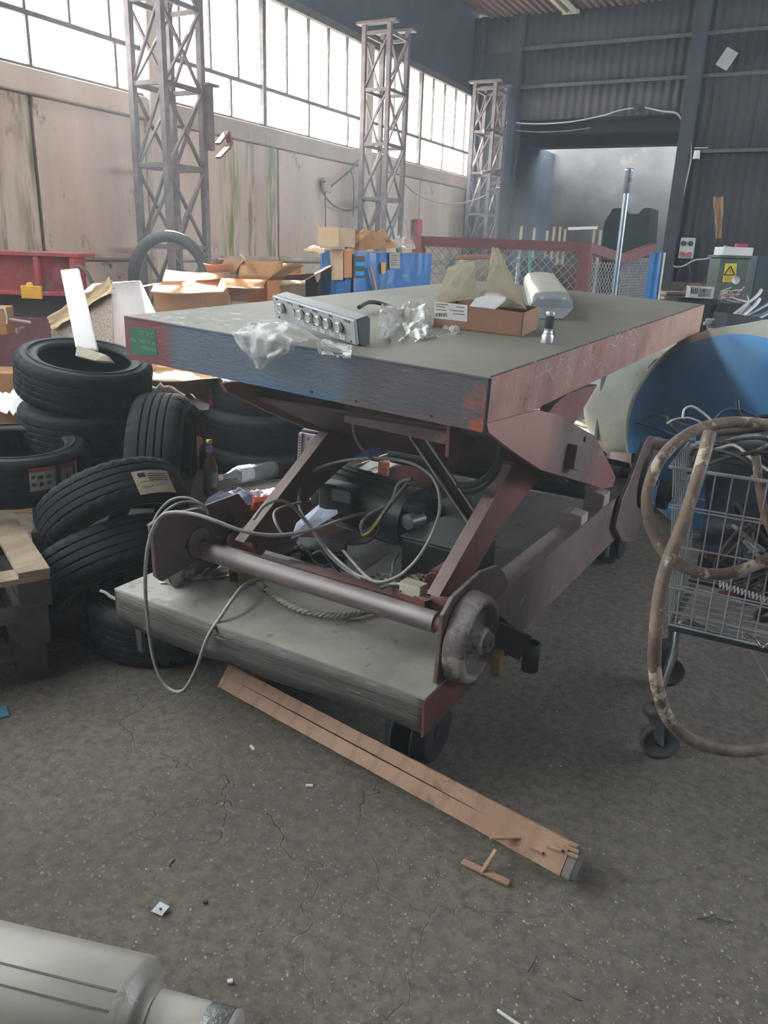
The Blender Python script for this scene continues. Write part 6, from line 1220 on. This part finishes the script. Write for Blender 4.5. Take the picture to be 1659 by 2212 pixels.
up2 = (ZZ - dv2 * dv2.z).normalized(); s2 = dv2.cross(up2)
s2 = s2 if s2.dot(FW) < 0 else -s2
for a_ in (18, 36):
    dd = (up2 * math.cos(R(a_)) + s2 * math.sin(R(a_))).normalized(); MB().beam(c + dd * (rb2 + .0004) - dv2 * .9, c + dd * (rb2 + .0004) - dv2 * .02, .004, .002, dd).build('groove', dark_steel, t)
fz = c + (up2 * math.cos(R(18)) + s2 * math.sin(R(18))) * .1 - dv2 * .0; m = MB(); rnd = random.Random(8)
for k in range(26):
    q = Vector((rnd.uniform(-1, 1), rnd.uniform(-1, 1), rnd.uniform(-.2, 1))).normalized() * rnd.uniform(.01, .03); m.tube([fz, fz + q * .6 + ZZ * .003, fz + q], .0004, 3)
m.build('fluff', white_pl, None, 'tuft of white fluff caught on the roller edge', 'fluff')
# litter on the floor, one by one
def wash():
    p = P(347, 1966, z=.006); t = MB(); e = .016; t.prism([p + Vector((-e, -e, 0)), p + Vector((e, -e * .8, 0)), p + Vector((e * .9, e, .003)), p + Vector((-e, e * .9, .004))], (0, 0, .002)); t = t.build('square_washer', bare, None, 'small bent square metal washer with a hole on the floor', 'washer'); 
    MB().cyl(p + ZZ * .004, p + ZZ * .0055, .003, 10).build('hole', black_paint, t)
wash()
def bit(px, py, l, w_, an, mt, label, name='floor_scrap', h=.004): 
    p = P(px, py, z=h / 2 + .001); d_ = Vector((math.cos(R(an)), math.sin(R(an)), 0)); MB().beam(p - d_ * l / 2, p + d_ * l / 2, w_, h).build(name, mt, None, label, 'litter', bevel=.001)
bit(545, 1615, .028, .01, -30, white_pl, 'flat white chip lying on the floor left of the plank'); bit(668, 1697, .022, .009, 30, white_pl, 'short white tube piece on the floor below the plank middle', 'tube_piece', .007)
bit(68, 1438, .03, .012, 10, white_pl, 'white chip on the floor near the left floor crack'); bit(0, 1540, .05, .07, 60, M('teal_card', '4a7f96', '3c6d84', 9, .5), 'small teal card cut off by the left edge of the floor', 'card', .006)
bit(1100, 2200, .06, .006, -10, white_pl, 'white stick cut off by the bottom edge', 'stick', .006); bit(443, 1948, .01, .008, 0, black_paint, 'tiny black nugget on the floor beside the washer', 'nugget', .008)
bit(368, 1862, .03, .008, 100, M('leafy', '6f675a'), 'small dry leaf on the floor above the washer', 'dry_leaf'); bit(497, 2120, .012, .01, 40, white_pl, 'pale crumb beside the roller shaft', 'crumb', .007)
for k, (x0, y0, x1, y1) in enumerate(((1140, 2100, 1160, 2065), (1215, 2140, 1258, 2162), (1505, 1985, 1545, 1975), (1545, 1980, 1582, 1992))): cable('twig', [P(x0, y0, z=.004), P((x0 + x1) / 2, (y0 + y1) / 2 + 3, z=.008), P(x1, y1, z=.004)], .0014, M('twig', '4f463c'), None, ['bent twig at the bottom right of the floor', 'straight twig right of the bent one', 'left of two crossed twigs at the right edge of the floor', 'right of two crossed twigs at the right edge of the floor'][k], 'twig')
for k, (x, y) in enumerate(((1190, 1655), (1212, 1655), (1022, 1530), (905, 1470))): bit(x, y, .008, .006, k * 40, cream, ['lower left of a pair of pale crumbs', 'right of a pair of pale crumbs', 'pale crumb nearest the lift wheel', 'uppermost pale crumb'][k] + ' on the dark floor right of the lift', 'crumb', .005)
rnd = random.Random(21); m = MB(); sv = [(1, 0, 0), (-1, 0, 0), (0, 1, 0), (0, -1, 0), (0, 0, 1), (0, 0, -.4)]; sf = [(0, 2, 4), (2, 1, 4), (1, 3, 4), (3, 0, 4), (2, 0, 5), (1, 2, 5), (3, 1, 5), (0, 3, 5)]
for k in range(2600):
    px, py = rnd.uniform(-50, 1700), 1400 + 850 * rnd.random() ** .8; p = P(px, py, z=0)
    if p.y > 1.75 and p.x < -.4 and p.x > -2.4: continue
    s_ = rnd.uniform(.0012, .0042) * (1.5 if rnd.random() < .06 else 1); an = rnd.uniform(0, 6.28); ca, sa = math.cos(an), math.sin(an); ex = rnd.uniform(.6, 1.6)
    m.add([p + Vector(((x * ca * ex - y * sa) * s_, (x * sa * ex + y * ca) * s_, z * s_ * .7)) for x, y, z in sv], sf)
m.build('grit', M('grit', 'a39c8f', '77716a', 60, .8, bump=0), None, 'fine grit and chips scattered on the floor', kind='stuff')

m = MB(); rnd = random.Random(14)
for k in range(34):
    y = rnd.uniform(.35, 1.5); z = -.005 - rnd.random() ** 2 * .09; p = T(.003, y, z); q = [p + TY * rnd.uniform(-.03, .03) * i + TZ * rnd.uniform(-.012, .012) * i + TX * rnd.uniform(.001, .008) for i in range(4)]
    m.tube(smooth_pts(q, 3), .0005, 3)
m.build('cobweb', white_pl, None, 'wisps of pale thread and cobweb stuck on the side of the lift table', 'cobweb')
# ------------------------------------------------------------------ dusty air
hz = bpy.data.materials.new('dusty_air'); hz.use_nodes = True; nt = hz.node_tree; nt.nodes.remove(nt.nodes['Principled BSDF'])
vs = nt.nodes.new('ShaderNodeVolumeScatter'); vs.inputs['Density'].default_value = .0055; vs.inputs['Anisotropy'].default_value = .45; vs.inputs[0].default_value = (.72, .86, 1, 1)
nt.links.new(vs.outputs[0], nt.nodes['Material Output'].inputs['Volume'])
MB().box((.55, 5.8, 2.68), (13.0, 27.4, 5.34)).build('dusty_air', hz, kind='structure', label='thin dusty haze filling the hall')
